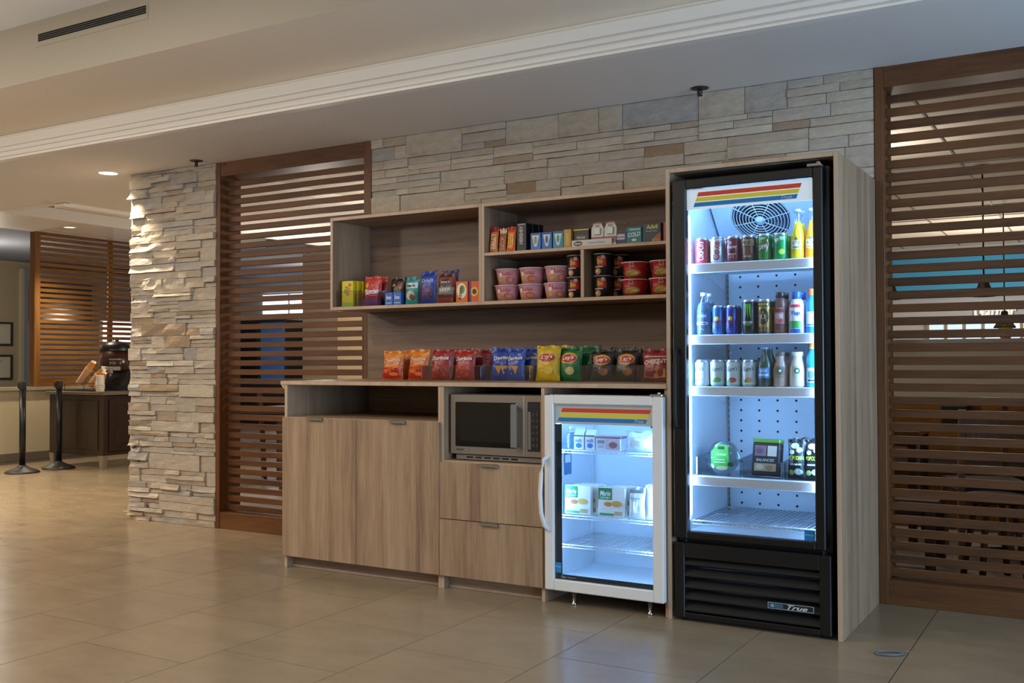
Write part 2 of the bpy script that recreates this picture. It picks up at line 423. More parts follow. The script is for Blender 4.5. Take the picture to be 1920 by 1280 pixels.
# ceilings
ZT = 3.153
b = MB()
b.box(-11.5, 4, -0.03, 0.99, ZC, ZC + .10).box(-11.5, -4.2, 0.99, 1.36, ZC, ZC + .10).box(-6.31, -4.2, 1.36, 6.2, ZC, ZC + .10)
struct('ceiling', b, [M_CEIL], 'low painted soffit over the snack alcove')
struct('ceiling', MB().box(-13, 6, -0.8198, -0.03, 2.812, 2.95), [M_FASC], 'tan painted ceiling band in front of the moulding')
struct('ceiling', MB().box(-13, 6, -9, -0.80, ZT, ZT + .1), [M_CEIL], 'raised lobby ceiling')
sbox('wall_tray', -13, 6, -0.82, -0.8199, 2.812, ZT, mat('tray_paint', '#a69c8a', .85), 'pale upright face of the raised ceiling')
crown = [(-.03, ZC), (-.082, ZC), (-.082, 2.644), (-.060, 2.646), (-.060, 2.656), (-.078, 2.658), (-.078, 2.681), (-.056, 2.683), (-.056, 2.694), (-.074, 2.696), (-.074, 2.717), (-.052, 2.719), (-.052, 2.730), (-.070, 2.732), (-.070, 2.790), (-.050, 2.793), (-.050, 2.802), (-.058, 2.804), (-.058, 2.8115), (-.03, 2.8115)]
struct('trim_1', MB().prism(crown, 0, -13, 6), [M_CROWN], 'cream stepped crown moulding along the soffit edge')
# tray and beam of the coffee corner
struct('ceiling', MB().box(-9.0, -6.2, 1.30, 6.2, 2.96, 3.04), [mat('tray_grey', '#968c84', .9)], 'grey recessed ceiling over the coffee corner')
sbox('trim_2', -6.45, -6.31, 1.36, 6.2, 2.60, 2.96, M_CROWN, 'cream edge board of the recessed ceiling')
sbox('trim_3', -11.5, -6.31, 1.36, 1.42, ZC - .004, 2.96, M_CROWN, 'cream front edge board of the recessed ceiling')
sbox('beam', -9.76, -8.57, 1.42, 6.2, 2.83, 3.0, M_CROWN, 'cream ceiling beam above the slatted half wall')
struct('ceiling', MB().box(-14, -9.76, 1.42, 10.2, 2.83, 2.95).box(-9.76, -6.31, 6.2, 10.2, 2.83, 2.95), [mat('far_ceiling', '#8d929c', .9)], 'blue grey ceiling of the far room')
M_DCEIL = mat('dining_ceiling', '#d2c8ba', .9)
struct('ceiling', MB().box(-6.31, 3.2, 0.99, 10.2, 2.70, 2.8), [M_DCEIL], 'white ceiling of the dining room')
# outer walls
sbox('wall_rear', -14, 6, -9.1, -9, 0, ZT, M_CREAM, 'lobby wall behind the viewer')
sbox('wall_far', -13.5, -13.4, -9, 10.2, 0, 2.9, mat('far_wall', '#b3a488', .85), 'tan wall at the far left')
# stone walls -----------------------------------------------------------
def stones(parent, x0, x1, z0, z1, band, cell, rough, ymax, seed, skip=None, pl=lambda x, y, z: (x, y, z)):
    R = random.Random(seed); z = z0
    while z < z1 - .02:
        hb = min(R.uniform(*band), z1 - z)
        if z1 - (z + hb) < .035: hb = z1 - z
        x = x0 + 0.0; first = True
        while x < x1 - .01:
            lb = min(R.uniform(*cell), x1 - x)
            if first and R.random() < .6: lb *= .5
            first = False
            if x1 - (x + lb) < .07: lb = x1 - x
            n = R.choice((1, 2, 2, 3)) if hb > .075 else R.choice((1, 1, 2))
            cuts = [0] + sorted(min(.8, max(.2, (k + R.uniform(-.22, .22)) / n)) for k in range(1, n)) + [1]
            for a in range(n):
                za = z + hb * cuts[a]; zb = z + hb * cuts[a + 1]
                if zb - za < .012: continue
                xa, xb = x, x + lb
                pieces = [(xa, xb)]
                if lb > .26 and R.random() < .45:
                    c = xa + lb * R.uniform(.3, .7); pieces = [(xa, c), (c, xb)]
                for pa, pb in pieces:
                    if skip and skip(pa, pb, za, zb): continue
                    one_stone(parent, pa + .0015, pb - .0015, za + .0015, zb - .0015, ymax, R, rough, pl)
            x += lb
        z += hb
def one_stone(parent, xa, xb, za, zb, yback, R, rough, pl):
    k = 1.0 + (1.2 * max(0, min(1, (-4.30 - xa) / .3)) if rough[0] > .03 else 0)
    dep = R.uniform(.004, rough[0]); amp = k * rough[1] * R.choice((.25, .6, 1.0)); sd = R.uniform(0, 99)
    _ = 0; amp0 = amp
    nu = 5; nv = 2; v = []; tilt = R.uniform(-.5, .5) * amp
    def yf(i, j):
        e = 0 if 0 < i < nu else 1
        n = mnoise.noise(Vector((xa + (xb - xa) * i / nu, (za + (zb - za) * j / nv) * 3, sd)) * 9)
        return -dep - amp * n - tilt * (j - 1) + e * .002
    g = [(xa + (xb - xa) * i / nu, yback + yf(i, j), za + (zb - za) * j / nv + (R.uniform(-.0012, .0012) if 0 < i < nu else 0)) for j in range(nv + 1) for i in range(nu + 1)]
    m = MB(); f = [(j * (nu + 1) + i, j * (nu + 1) + i + 1, (j + 1) * (nu + 1) + i + 1, (j + 1) * (nu + 1) + i) for j in range(nv) for i in range(nu)]
    bk = [(x, yback + .01, z) for x, y, z in g]; n = len(g)
    def idx(i, j): return j * (nu + 1) + i
    loop = [idx(i, 0) for i in range(nu + 1)] + [idx(nu, j) for j in range(1, nv + 1)] + [idx(i, nv) for i in range(nu - 1, -1, -1)] + [idx(0, j) for j in range(nv - 1, 0, -1)]
    f += [(loop[(k + 1) % len(loop)], loop[k], n + loop[k], n + loop[(k + 1) % len(loop)]) for k in range(len(loop))]
    cx, cy, cz = pl((xa + xb) / 2, yback, (za + zb) / 2)
    vs = [pl(*p) for p in g + bk]
    m.add([(x - cx, y - cy, z - cz) for x, y, z in vs], f)
    link('stone', m.mesh('stone', [M_STONE]), parent, (cx, cy, cz))
M_BACK = mat('mortar', '#4d4234', .95)
wall_back = sbox('wall_back', -2.362, 0.782, 0.805, 0.99, 0, ZC, M_BACK, 'pale stacked ledger stone wall above the shelving')
stones(wall_back, -2.36, 0.782, 2.05, ZC - .002, (.085, .125), (.22, .62), (.016, .004), .80, 3, lambda a, b, c, d: d < 2.06)
stones(wall_back, 0.70, 0.782, 1.98, 2.05, (.07, .07), (.1, .1), (.016, .004), .80, 4)
wall_left = sbox('wall_left', -4.70, -3.783, 0.805, 0.99, 0, ZC, M_BACK, 'warm lit stacked ledger stone pier beside the slatted screen')
stones(wall_left, -4.70, -3.784, 0.0, ZC - .002, (.07, .125), (.20, .52), (.034, .013), .80, 11)
# short return of the pier, facing left
stones(wall_left, 0.80, 0.99, 0.0, ZC - .002, (.06, .11), (.19, .19), (.02, .010), 0, 13, None, lambda x, y, z: (-4.70 + y, x, z))

# slatted screens ---------------------------------------------------------
def screen(name, label, xa, xb, lw, rw):
    t = thing(name, label, 'screen')
    z1 = 2.53
    MB().rbox(xa, xa + lw, FY, FY + .205, 0, ZC, .002).build('post', M_WALZ, t)
    MB().rbox(xb - rw, xb, FY, FY + .205, 0, ZC, .002).build('post', M_WALZ, t)
    MB().rbox(xa + lw, xb - rw, FY + .004, FY + .20, z1, ZC, .002).build('header', M_WALX, t)
    MB().rbox(xa + lw, xb - rw, FY + .004, FY + .20, 0, .118, .002).build('sill', M_WALX, t)
    me = MB().rbox(xa + lw, xb - rw, FY + .075, FY + .10, 0, .040, .002).mesh('slat', [M_WALX])
    k = 0
    while 2.465 - .065 * k > .12:
        link('slat', me, t, (0, 0, 2.465 - .065 * k)); k += 1
    return t
screen('slatted_screen', 'dark brown slatted wooden screen between the stone pier and the shelving', -3.783, -2.362, .042, .060)
screen('slatted_screen', 'wide dark brown slatted wooden screen right of the tall drinks fridge', 0.784, 2.2, .042, .042)
sbox('wall_right', 3.02, 3.2, 1.0, 10.2, 0, ZC + .1, M_CREAM, 'end wall of the dining room')
sbox('wall_blocker', 2.202, 6, .80, .99, 0, ZC, mat('slate_wall', '#6f7680', .85), 'added unseen wall right of the wide slatted screen, blocking daylight')  # added out of view to block daylight; grey paint cuts warm bounce

# ceiling fittings --------------------------------------------------------
t = thing('slot_diffuser', 'long black slot air diffuser high on the raised ceiling face', 'vent')
MB().box(-3.513, -2.564, -.823, -.8205, 2.999, 3.085).build('frame', mat('tray_paint', '#a69c8a', .85), t)
for k in range(4):
    MB().box(-3.488, -2.577, -.8265, -.8225, 3.0285 + k * .0112, 3.0365 + k * .0112).build('slot', M_DARK, t)
def downlight(label, x, y, z, r, e, group=None):
    t = thing('downlight', label, 'ceiling light', (x, y, z), 0, group)
    MB().lathe([(r, 0), (r, -.004), (r * .82, -.006), (r * .80, 0)], 28).build('trim_ring', M_WHITE, t)
    MB().lathe([(.001, -.002), (r * .80, -.002), (r * .80, 0)], 28).build('lens', mat('lamp_lens_%g' % e, '#fff0d6', .4, 0, e), t)
    return t
downlight('round recessed downlight glowing beside the stone pier', -4.767, .634, ZC, .085, 9)
downlight('small dim recessed downlight in the cream beam of the coffee corner', -9.0, 3.35, 2.83, .085, 1.6)
def sprinkler(label, x, y):
    t = thing('sprinkler', label, 'sprinkler', (x, y, ZC))
    MB().lathe([(.048, 0), (.046, -.004), (.022, -.010), (.012, -.010)], 24).build('escutcheon', mat('dull_bronze', '#4a423b', .4, .6), t)
    MB().lathe([(.010, -.008), (.010, -.028), (.006, -.03), (.006, -.040)], 12).tube([(-.012, 0, -.014), (-.014, 0, -.028), (-.005, 0, -.04)], .0025).tube([(.012, 0, -.014), (.014, 0, -.028), (.005, 0, -.04)], .0025).build('body', mat('dull_bronze', '#4a423b', .4, .6), t)
    MB().lathe([(.016, -.040), (.016, -.042)], 16).build('deflector', mat('dull_bronze', '#4a423b', .4, .6), t)
sprinkler('small dark sprinkler head on the ceiling above the stone pier', -3.837, .656)
sprinkler('dark sprinkler head on the ceiling above the tall drinks fridge', -.082, .698)
# ================================================================== the built-in snack unit
LAMM = [M_LAMV, M_EDGE]
def panel(name, parent, x0, x1, y0, y1, z0, z1, m=M_LAMV, edge=True):
    return MB().rbox(x0, x1, y0, y1, z0, z1, .0012, 0, 1 if edge else None).build(name, [m, M_EDGE], parent)
def pull(parent, xc, z, w=.105):
    """slim metal edge pull hooked over the top of a front"""
    return MB().rbox(xc - w / 2, xc + w / 2, -.034, -.0175, z + .0005, z + .003, .0008).rbox(xc - w / 2, xc + w / 2, -.034, -.0315, z - .012, z + .003, .0008).build('handle', M_STEEL, parent)
H_TS = 2.08
# double-door base cabinet
t = thing('base_cabinet', 'wood laminate base cabinet with two tall doors and an open slot above', 'cabinet')
panel('side_panel', t, -2.371, -2.350, 0, .77, 0, 1.058)
panel('side_panel', t, -1.286, -1.268, 0, .77, 0, 1.058)
panel('bottom_panel', t, -2.350, -1.286, .002, .77, .075, .093, M_LAMH)
panel('niche_shelf', t, -2.350, -1.286, .002, .77, .855, .873, M_LAMH)
panel('back_panel', t, -2.350, -1.286, .752, .77, .093, 1.058, M_LAMH, False)
panel('toe_kick', t, -2.350, -1.286, .055, .073, .012, .075, M_LAMH, False)
panel('shoe_strip', t, -2.350, -1.286, .045, .055, 0, .014, M_EDGE, False)
for xa, xb, xp in ((-2.371, -1.8275, -2.115), (-1.8245, -1.270, -1.535)):
    d = panel('door', t, xa, xb, -.019, -.001, .072, .870, M_LAMV, False)
    pull(d, xp, .870)
# drawer unit carrying the microwave
t = thing('drawer_cabinet', 'wood laminate cabinet with two drawers under the microwave niche', 'cabinet')
panel('side_panel', t, -1.268, -1.249, 0, .77, 0, 1.058)
panel('side_panel', t, -.665, -.646, 0, .77, 0, 1.058)
panel('niche_shelf', t, -1.249, -.665, .002, .77, .655, .673, M_LAMH)
panel('bottom_panel', t, -1.249, -.665, .002, .77, .075, .093, M_LAMH)
panel('back_panel', t, -1.249, -.665, .752, .77, .093, 1.058, M_LAMH, False)
panel('toe_kick', t, -1.249, -.665, .055, .073, .012, .075, M_LAMH, False)
panel('shoe_strip', t, -1.249, -.665, .045, .055, 0, .014, M_EDGE, False)
for za, zb in ((.072, .366), (.370, .664)):
    d = panel('drawer', t, -1.267, -.650, -.019, -.001, za, zb, M_LAMV, False)
    pull(d, -.957, zb)
# end panel of the fridge bay
t = thing('end_panel', 'narrow laminate end panel between small white fridge and tall surround', 'panel')
panel('panel_board', t, -.0172, -.001, .012, .77, 0, 1.058)
# worktop
t = thing('worktop', 'long wood laminate counter top holding the rows of chip bags', 'counter')
panel('board', t, -2.40, -.001, -.004, .775, 1.0585, 1.081, M_LAMH)
MB().prism([(-2.40, 1.058), (-2.372, 1.058), (-2.372, 1.034), (-2.383, 1.040)], 1, 0.0, .02).build('corner_bracket', M_EDGE, t)
# back panel between counter and wall shelves
t = thing('back_panel_board', 'wood laminate splashback between the counter and the wall shelves', 'panel')
MB().rbox(-2.378, -.001, .776, .789, 1.0815, 1.506, .001).build('board', M_LAM_SHADE, t)
# wall shelf units
SY = .405
t = thing('wall_shelf', 'open laminate wall shelf box holding candy bags on the left', 'shelf')
panel('side_panel', t, -2.375, -2.355, SY, .788, 1.508, H_TS)
panel('side_panel', t, -1.287, -1.269, SY, .788, 1.508, H_TS)
panel('top_panel', t, -2.355, -1.287, SY, .788, 2.060, H_TS, M_LAMH)
panel('bottom_panel', t, -2.355, -1.287, SY, .788, 1.508, 1.528, M_LAMH)
panel('back_board', t, -2.355, -1.287, .774, .788, 1.528, 2.060, M_LAM_SHADE, False)
t = thing('wall_shelf', 'two tier laminate wall shelf with noodle cups beside the tall fridge', 'shelf')
panel('side_panel', t, -1.2685, -1.250, SY, .788, 1.508, H_TS)
panel('side_panel', t, -.0195, -.001, SY, .788, 1.508, H_TS)
panel('top_panel', t, -1.250, -.0195, SY, .788, 2.060, H_TS, M_LAMH)
panel('bottom_panel', t, -1.250, -.0195, SY, .788, 1.508, 1.528, M_LAMH)
panel('shelf_board', t, -1.250, -.0195, SY, .774, 1.782, 1.800, M_LAMH)
panel('divider', t, -.646, -.626, SY, .774, 1.528, 1.782)
bk = panel('back_board', t, -1.250, -.0195, .774, .788, 1.528, 2.060, M_LAM_SHADE, False)
MB().lathe([(.005, 0), (.005, .003), (.002, .004)], 10).build('screw_cap', M_WHITE, bk, (-.545, .773, 1.957), (PI / 2, 0, 0))
# surround of the tall fridge
t = thing('fridge_surround', 'tall wood laminate surround boxed around the black drinks fridge', 'surround')
panel('side_panel', t, 0, .020, 0, .788, 0, H_TS)
panel('side_panel', t, .764, .784, 0, .788, 0, H_TS)
panel('top_panel', t, .020, .764, 0, .788, H_TS - .020, H_TS, M_LAMH)
panel('back_board', t, .020, .764, .774, .788, 0, H_TS - .020, M_BLACKM, False)

# ------------------------------------------------------------------ microwave
t = thing('microwave', 'stainless steel commercial microwave with dark glass door in the niche', 'microwave', (0, 0, 0))
x0, x1, z0, z1, yf = -1.232, -.672, .702, 1.020, .035
MB().rbox(x0, x1, yf + .02, .52, z0, z1, .006).build('body', M_STEEL, t)
MB().box(x0 + .03, x1 - .008, yf + .012, .50, .678, z0).build('base', mat('mw_base', '#8d8781', .45, .5), t)
for k in range(4): MB().lathe([(.014, .673), (.014, .678)], 12, 0, (x0 + .06, x1 - .06)[k % 2], (.12, .45)[k // 2]).build('foot', M_BLACKM, t)
for k in range(6):
    MB().rbox(x0 + .095 + k * .054, x0 + .135 + k * .054, yf + .0105, yf + .013, .686, .694, .001).build('vent_slot', M_DARK, t)
d = MB().rbox(x0 + .002, -.783, yf, yf + .021, z0 + .004, z1 - .003, .0018).build('door', M_STEEL, t)
MB().rbox(-1.200, -.826, yf - .002, yf + .003, .745, .978, .004).build('window', mat('mw_glass', '#0c0b0a', .08, 0, 0, .8), d)
MB().rbox(-1.170, -.845, yf - .0026, yf - .001, .772, .955, .003).build('window_mesh', mat('mw_mesh', '#1d1b18', .25), d)
h = MB().rbox(-.842, -.808, yf - .040, yf - .024, .752, .972, .004).box(-.832, -.818, yf - .026, yf, .762, .776).box(-.832, -.818, yf - .026, yf, .948, .962).build('handle', mat('handle_grey', '#7a766f', .5, .1), d)
Print(flat(yf), .0006).rect(-1.195, -1.112, .722, .736, '#2a2522').rect(-1.193, -1.114, .7235, .7345, '#8c8275').rect(-1.19, -1.145, .727, .732, '#2a2522').build('maker_badge', d)
c = MB().rbox(-.781, x1 - .002, yf, yf + .021, z0 + .004, z1 - .003, .0018).build('control_panel', M_STEEL, t)
MB().rbox(-.762, -.690, yf - .0025, yf + .002, .735, .985, .002).build('keypad', M_BLACKM, c)
MB().rbox(-.758, -.742, yf - .004, yf - .002, .745, .935, .002).build('key_strip', mat('key_grey', '#7b756c', .5), c)
for r in range(6):
    for q in range(2):
        MB().rbox(-.735 + q * .021, -.718 + q * .021, yf - .005, yf - .002, .755 + r * .031, .776 + r * .031, .002).build('button', mat('button_grey', '#3a3434', .5), c)
# ================================================================== tall black drinks fridge
def open_box(mb, x0, x1, y0, y1, z0, z1, th, m=0):
    """five walls, open towards -Y"""
    mb.box(x0 - th, x0, y0, y1 + th, z0 - th, z1 + th, m).box(x1, x1 + th, y0, y1 + th, z0 - th, z1 + th, m)
    mb.box(x0, x1, y1, y1 + th, z0 - th, z1 + th, m).box(x0, x1, y0, y1, z0 - th, z0, m).box(x0, x1, y0, y1, z1, z1 + th, m)
    return mb
def wire_shelf(parent, x0, x1, y0, y1, z, n, r=.0022, lip=.016):
    b = MB()
    for k in range(n):
        x = x0 + (x1 - x0) * k / (n - 1)
        b.tube([(x, y0, z - lip), (x, y0, z), (x, y1, z)], r, 5)
    for y, zz in ((y0, z), (y0, z - lip), ((y0 + y1) / 2, z - .003), (y1, z - .003)): b.tube([(x0, y, zz), (x1, y, zz)], r * 1.35, 6)
    return b.build('wire_shelf', mat('shelf_wire', '#e9eef2', .35), parent)
TF = thing('drinks_fridge', 'tall black glass-door drinks fridge in the wooden surround', 'fridge')
open_box(MB(), .086, .692, .045, .62, .405, 1.985, .044).build('cabinet_shell', M_BLACK, TF)
lin = open_box(MB(), .089, .689, .047, .617, .408, 1.982, .0025).build('liner', M_LINER, TF)
hb = MB()
for i in range(6):
    for k in range(25):
        x = .155 + i * .093; z = .47 + k * .052
        if z > 1.66: continue
        hb.lathe([(.0001, 0), (.006, 0)], 10, 0, 0, 0, False); hb.v[-20:] = [(x + a, .6165, z + c) for a, c, _ in hb.v[-20:]]
hb.build('vent_holes', M_DARK, lin)
for x in (.093, .683):
    s = MB().rbox(x - .003, x + .003, .585, .612, .43, 1.66, .001).build('shelf_standard', M_STEEL, lin)
    ns = MB()
    for k in range(40): ns.box(x - .0035, x + .0035, .594, .603, .45 + k * .03, .463 + k * .03)
    ns.build('slots', M_DARK, s)
MB().prism([(.616, 1.98), (.616, 1.66), (.33, 1.94), (.33, 1.98)], 0, .10, .678).build('evaporator_cover', mat('evap_white', '#d3dee8', .4), TF)
# round fan guard on the slanted cover
fa = math.atan2(1.90 - 1.665, .245 - .616)
fan = thing('fan_guard_pivot', '', None); del fan['label']
fan.name = 'fan_guard'; fan.parent = TF; fan.location = (.330, .3955, 1.871); fan.rotation_euler = (PI - math.atan2(.28, .286), 0, 0)
MB().lathe([(.001, -.001), (.138, -.001)], 32).build('fan_opening', mat('fan_dark', '#56697a', .7), fan)
g = MB()
for k in range(9):
    r = .024 + k * .0152
    g.tube([(r * math.cos(2 * PI * i / 36), r * math.sin(2 * PI * i / 36), .012 - .00003 * k * k * k) for i in range(36)], .0021, 5, 0, True)
for k in range(8):
    a = PI * k / 4 + .2; g.tube([(.02 * math.cos(a), .02 * math.sin(a), .014), (.147 * math.cos(a), .147 * math.sin(a), .002)], .0024, 5)
g.lathe([(.024, .012), (.024, .016), (.001, .017)], 20)
g.build('guard_rings', mat('guard_white', '#dfe8ef', .4), fan)
for k, zr in enumerate((1.637, 1.308, 1.071, .659)):
    s = MB().box(.092, .686, .072, .56, zr - .012, zr - .001).build('shelf', mat('shelf_white', '#e8eef4', .35), TF)
    MB().rbox(.096, .684, .052, .072, zr - .044, zr, .003).build('price_rail', mat('rail_white', '#f1f4f7', .3), s)
    for xx in (.0925, .6855): MB().prism([(.56, zr - .012), (.075, zr - .012), (.075, zr - .035), (.35, zr - .05), (.56, zr - .10)], 0, xx - .0015, xx + .0015).build('bracket', mat('shelf_white', '#e8eef4', .35), s)
wire_shelf(TF, .098, .680, .065, .58, .452, 27)
for x in (.089, .687):
    MB().box(x - .008, x + .008, .0368, .0390, .46, 1.86).build('door_light_strip', M_LED_F, TF)
for x in (.0935, .6845):
    MB().rbox(x - .0035, x + .0035, .048, .062, .48, 1.86, .001).build('light_strip', M_LED, TF)
MB().rbox(.14, .64, .12, .15, 1.962, 1.972, .001).build('light_strip', M_LED_T, TF)
# door
d = MB().rbox(.037, .099, -.008, .036, .378, 2.021, .004).rbox(.676, .718, -.008, .036, .378, 2.021, .004).rbox(.099, .676, -.008, .036, 1.977, 2.021, .004).rbox(.099, .676, -.008, .036, .378, .411, .004).build('door_frame', M_BLACK, TF)
MB().box(.099, .676, .008, .012, .411, 1.977).build('door_glass', M_GLASS, d)
MB().rbox(.655, .716, -.02, .03, 2.022, 2.034, .003).lathe([(.009, 2.034), (.009, 2.042), (.004, 2.044)], 12, 0, .70, .0).build('hinge', M_STEEL, d)
MB().tube([(.060, -.008, 1.245), (.056, -.032, 1.235), (.055, -.040, 1.18), (.055, -.040, .95), (.056, -.032, .895), (.060, -.008, .885)], .0085, 8).build('handle', M_BLACKM, d)
M_SIGN = mat('lit_sign_panel', '#e3edf3', .3, 0, .55)
sg = MB().box(.1, .675, .014, .018, 1.882, 1.975).build('sign_panel', M_SIGN, d)
def stripes(parent, y, x0, x1, z0, z1, sh, cols, logo):
    P = Print(flat(y), .0005); h = (z1 - z0) / 3.0
    for k, c in enumerate(cols):
        P.rect(x0 + sh * k / 3, x1 + sh * k / 3, z0 + h * k + h * .08, z0 + h * (k + 1) - h * .08, c, 4, 1, sh / 3 * .84)
    P.text('True', logo[0], logo[1], logo[2], logo[3], '#f2f6f8', .35, .02)
    P.build('stripes_and_logo', parent)
SC = [mat('stripe_blue', '#1f7fc4', .3, 0, .25), mat('stripe_yellow', '#e8d23a', .3, 0, .3), mat('stripe_red', '#d8432a', .3, 0, .3)]
stripes(sg, .014, .131, .602, 1.892, 1.962, .026, SC, (.560, 1.905, .050, .017))
Print(flat(.008), .0006).rect(.625, .671, .414, .458, '#1b78b4').text('Energy', .648, .437, .036, .010, '#8cc8ea').build('energy_sticker', d)
# louvred base
g = MB().rbox(.034, .082, -.004, .03, .016, .356, .003).rbox(.690, .738, -.004, .03, .016, .356, .003).rbox(.082, .690, -.004, .03, .290, .356, .003).rbox(.082, .690, -.004, .03, .016, .040, .003).build('grille_frame', M_BLACK, TF)
MB().box(.05, .725, .05, .06, .02, .36).build('grille_back', M_DARK, g)
for zl in (.258, .206, .154, .102, .050):
    MB().prism([(-.002, zl), (-.002, zl + .007), (.034, zl + .040), (.034, zl + .033)], 0, .082, .690).build('louver', mat('louver_black', '#1d1b19', .42), g)
bd = MB().rbox(.468, .667, -.008, -.003, .108, .135, .001).build('maker_badge', M_BLACKM, g)
P = Print(flat(-.008), .0004)
for r_ in ((.468, .667, .108, .110), (.468, .667, .133, .135), (.468, .470, .108, .135), (.665, .667, .108, .135)): P.rect(*r_, '#b8bcbc', 2, 1)
P.rect(.474, .535, .113, .130, '#3d6570').ell(.488, .1215, .007, .007, '#7da9b8', 14).text('True', .597, .1215, .088, .019, '#d8dcdc', .4, .015)
P.build('badge_print', bd)
for x in (.07, .70):
    for y in (.05, .55): MB().lathe([(.018, 0), (.018, .012), (.010, .014), (.010, .37)], 12, 0, x, y).build('foot', M_BLACKM, TF)
MB().box(.045, .73, .07, .60, .02, .36).build('compressor_housing', M_BLACKM, TF)

# ================================================================== small white fridge
SF = thing('countertop_fridge', 'small white glass-door fridge under the counter', 'fridge')
open_box(MB(), -.588, -.052, .012, .44, .125, .99, .034).build('cabinet_shell', M_ENAM, SF)
lin = open_box(MB(), -.585, -.055, .014, .437, .128, .987, .0025).build('liner', M_LINER, SF)
MB().box(-.62, -.02, .475, .62, .09, 1.02).build('rear_housing', M_BLACKM, SF)
vs = MB()
for i in range(9):
    for k in range(4): vs.box(-.262 + i * .0135, -.253 + i * .0135, .4325, .4355, .845 + k * .014, .854 + k * .014)
vs.build('vent_holes', M_DARK, lin)
for x in (-.582, -.058):
    for yy in (.06, .40):
        s = MB().rbox(x - .002, x + .002, yy - .006, yy + .006, .16, .95, .0005).build('shelf_standard', mat('shelf_white', '#e8eef4', .35), lin)
Print(lambda u, v, e: (-.5845 + e, u, v), .0006).rect(.09, .17, .62, .74, '#2f6f9c').rect(.10, .16, .68, .72, '#d8e6ee').build('rating_sticker', lin)
for z in (.752, .432, .288): wire_shelf(SF, -.575, -.065, .035, .42, z, 26, .0018, .013)
for x in (-.588, -.056):
    MB().box(x - .006, x + .006, .0105, .0122, .22, .88).build('door_light_strip', M_LED_F, SF)
for x in (-.5795, -.0605):
    MB().rbox(x - .003, x + .003, .016, .028, .20, .90, .001).build('light_strip', M_LED_S, SF)
MB().rbox(-.50, -.14, .10, .125, .972, .982, .001).build('light_strip', M_LED_T, SF)
d = MB().rbox(-.632, -.582, -.03, .010, .072, 1.022, .004).rbox(-.062, -.009, -.03, .010, .072, 1.022, .004).rbox(-.582, -.062, -.03, .010, .980, 1.022, .004).rbox(-.582, -.062, -.03, .010, .072, .126, .004).build('door_frame', M_ENAM, SF)
MB().box(-.582, -.062, -.014, -.010, .126, .980).build('door_glass', M_GLASS, d)
MB().box(-.582, -.545, -.0095, -.008, .126, .882).box(-.545, -.062, -.0095, -.008, .126, .150).build('dark_border', mat('glass_border', '#12303f', .2), d)
sg = MB().box(-.582, -.062, -.009, -.005, .884, .980).build('sign_panel', mat('lit_sign_small', '#e1e3e2', .3, 0, .12), d)
stripes(sg, -.009, -.568, -.102, .893, .962, .030, SC, (-.135, .905, .048, .016))
Print(flat(-.0165), .0006).rect(-.580, -.546, .158, .208, '#2a86c0').text('Energy', -.563, .187, .028, .009, '#bfe2f4').build('energy_sticker', d)
Print(flat(-.0165), .0006).text('True', -.535, .140, .025, .010, '#c8d0d4', .3).text('refrigeration', -.492, .139, .05, .007, '#a8b0b4').build('maker_print', d)
MB().tube([(-.610, -.028, .725), (-.622, -.050, .705), (-.630, -.066, .640), (-.633, -.070, .545), (-.630, -.066, .450), (-.622, -.050, .385), (-.610, -.028, .362)], .0105, 10).build('handle', M_ENAM, d)
MB().rbox(-.075, -.012, -.028, .03, 1.023, 1.034, .003).lathe([(.010, 1.034), (.009, 1.042)], 12, 0, -.035, -.005).build('hinge', M_CHROME, d)
for x in (-.50, -.10):
    for y in (.03, .55): MB().lathe([(.016, 0), (.016, .008), (.010, .012), (.014, .088)], 12, 0, x, y).build('foot', M_CHROME, SF)
# ================================================================== products
M_ALU = mat('aluminium', '#c9ccd0', .28, .9)
def can(name, label, x, y, z, R, H, col, art, group, rz=0, metal=.0, tex=None):
    t = thing(name, label, 'can', (x, y, z), rz, group)
    c = ink(col, .28, metal)
    s = min(1, H / .122)
    MB().lathe([(.001, .003), (R * .70, .001), (R * .74, 0), (R * .80, .002), (R, .011), (R, H - .014), (R * .985, H - .011)], 28).build('body', c, t)
    MB().lathe([(R * .985, H - .0115), (R * .83, H - .002), (R * .83, H), (R * .79, H), (R * .77, H - .004), (.001, H - .004)], 28).build('lid', M_ALU, t)
    if art:
        P = Print(cyl(R)); art(P, R, H); P.build('can_print', t)
    return t
def bottle(name, label, x, y, z, prof, bands, cap, art, group, rz=0, seg=24, capmat=None, cat='bottle', artR=None):
    """prof: outer profile (r,z); bands: [(material, up to z)] from the bottom; cap: (r, z0, z1, colour)"""
    t = thing(name, label, cat, (x, y, z), rz, group)
    names = ('liquid_body', 'neck')
    lo = 0; pieces = []
    for k, (m, zt) in enumerate(bands):
        pr = [p for p in prof if lo <= p[1] <= zt]
        def rr(zz):
            for a, b in zip(prof, prof[1:]):
                if a[1] <= zz <= b[1] and b[1] > a[1]: return a[0] + (b[0] - a[0]) * (zz - a[1]) / (b[1] - a[1])
            return prof[-1][0]
        if k and (not pr or pr[0][1] > lo): pr = [(rr(lo), lo)] + pr
        if pr[-1][1] < zt and k < len(bands) - 1: pr = pr + [(rr(zt), zt)]
        MB().lathe(pr, seg).build('body' if k == 0 else 'neck', m, t)
        lo = zt
    if cap:
        MB().lathe([(cap[0], cap[1]), (cap[0], cap[2] - .002), (cap[0] * .93, cap[2]), (.001, cap[2])], 20).build('cap', ink(cap[3], .35, .2 if len(cap) > 4 else 0), t)
    if art:
        P = Print(cyl(artR or max(p[0] for p in prof)), .0007); art(P); P.build('label_print', t)
    return t
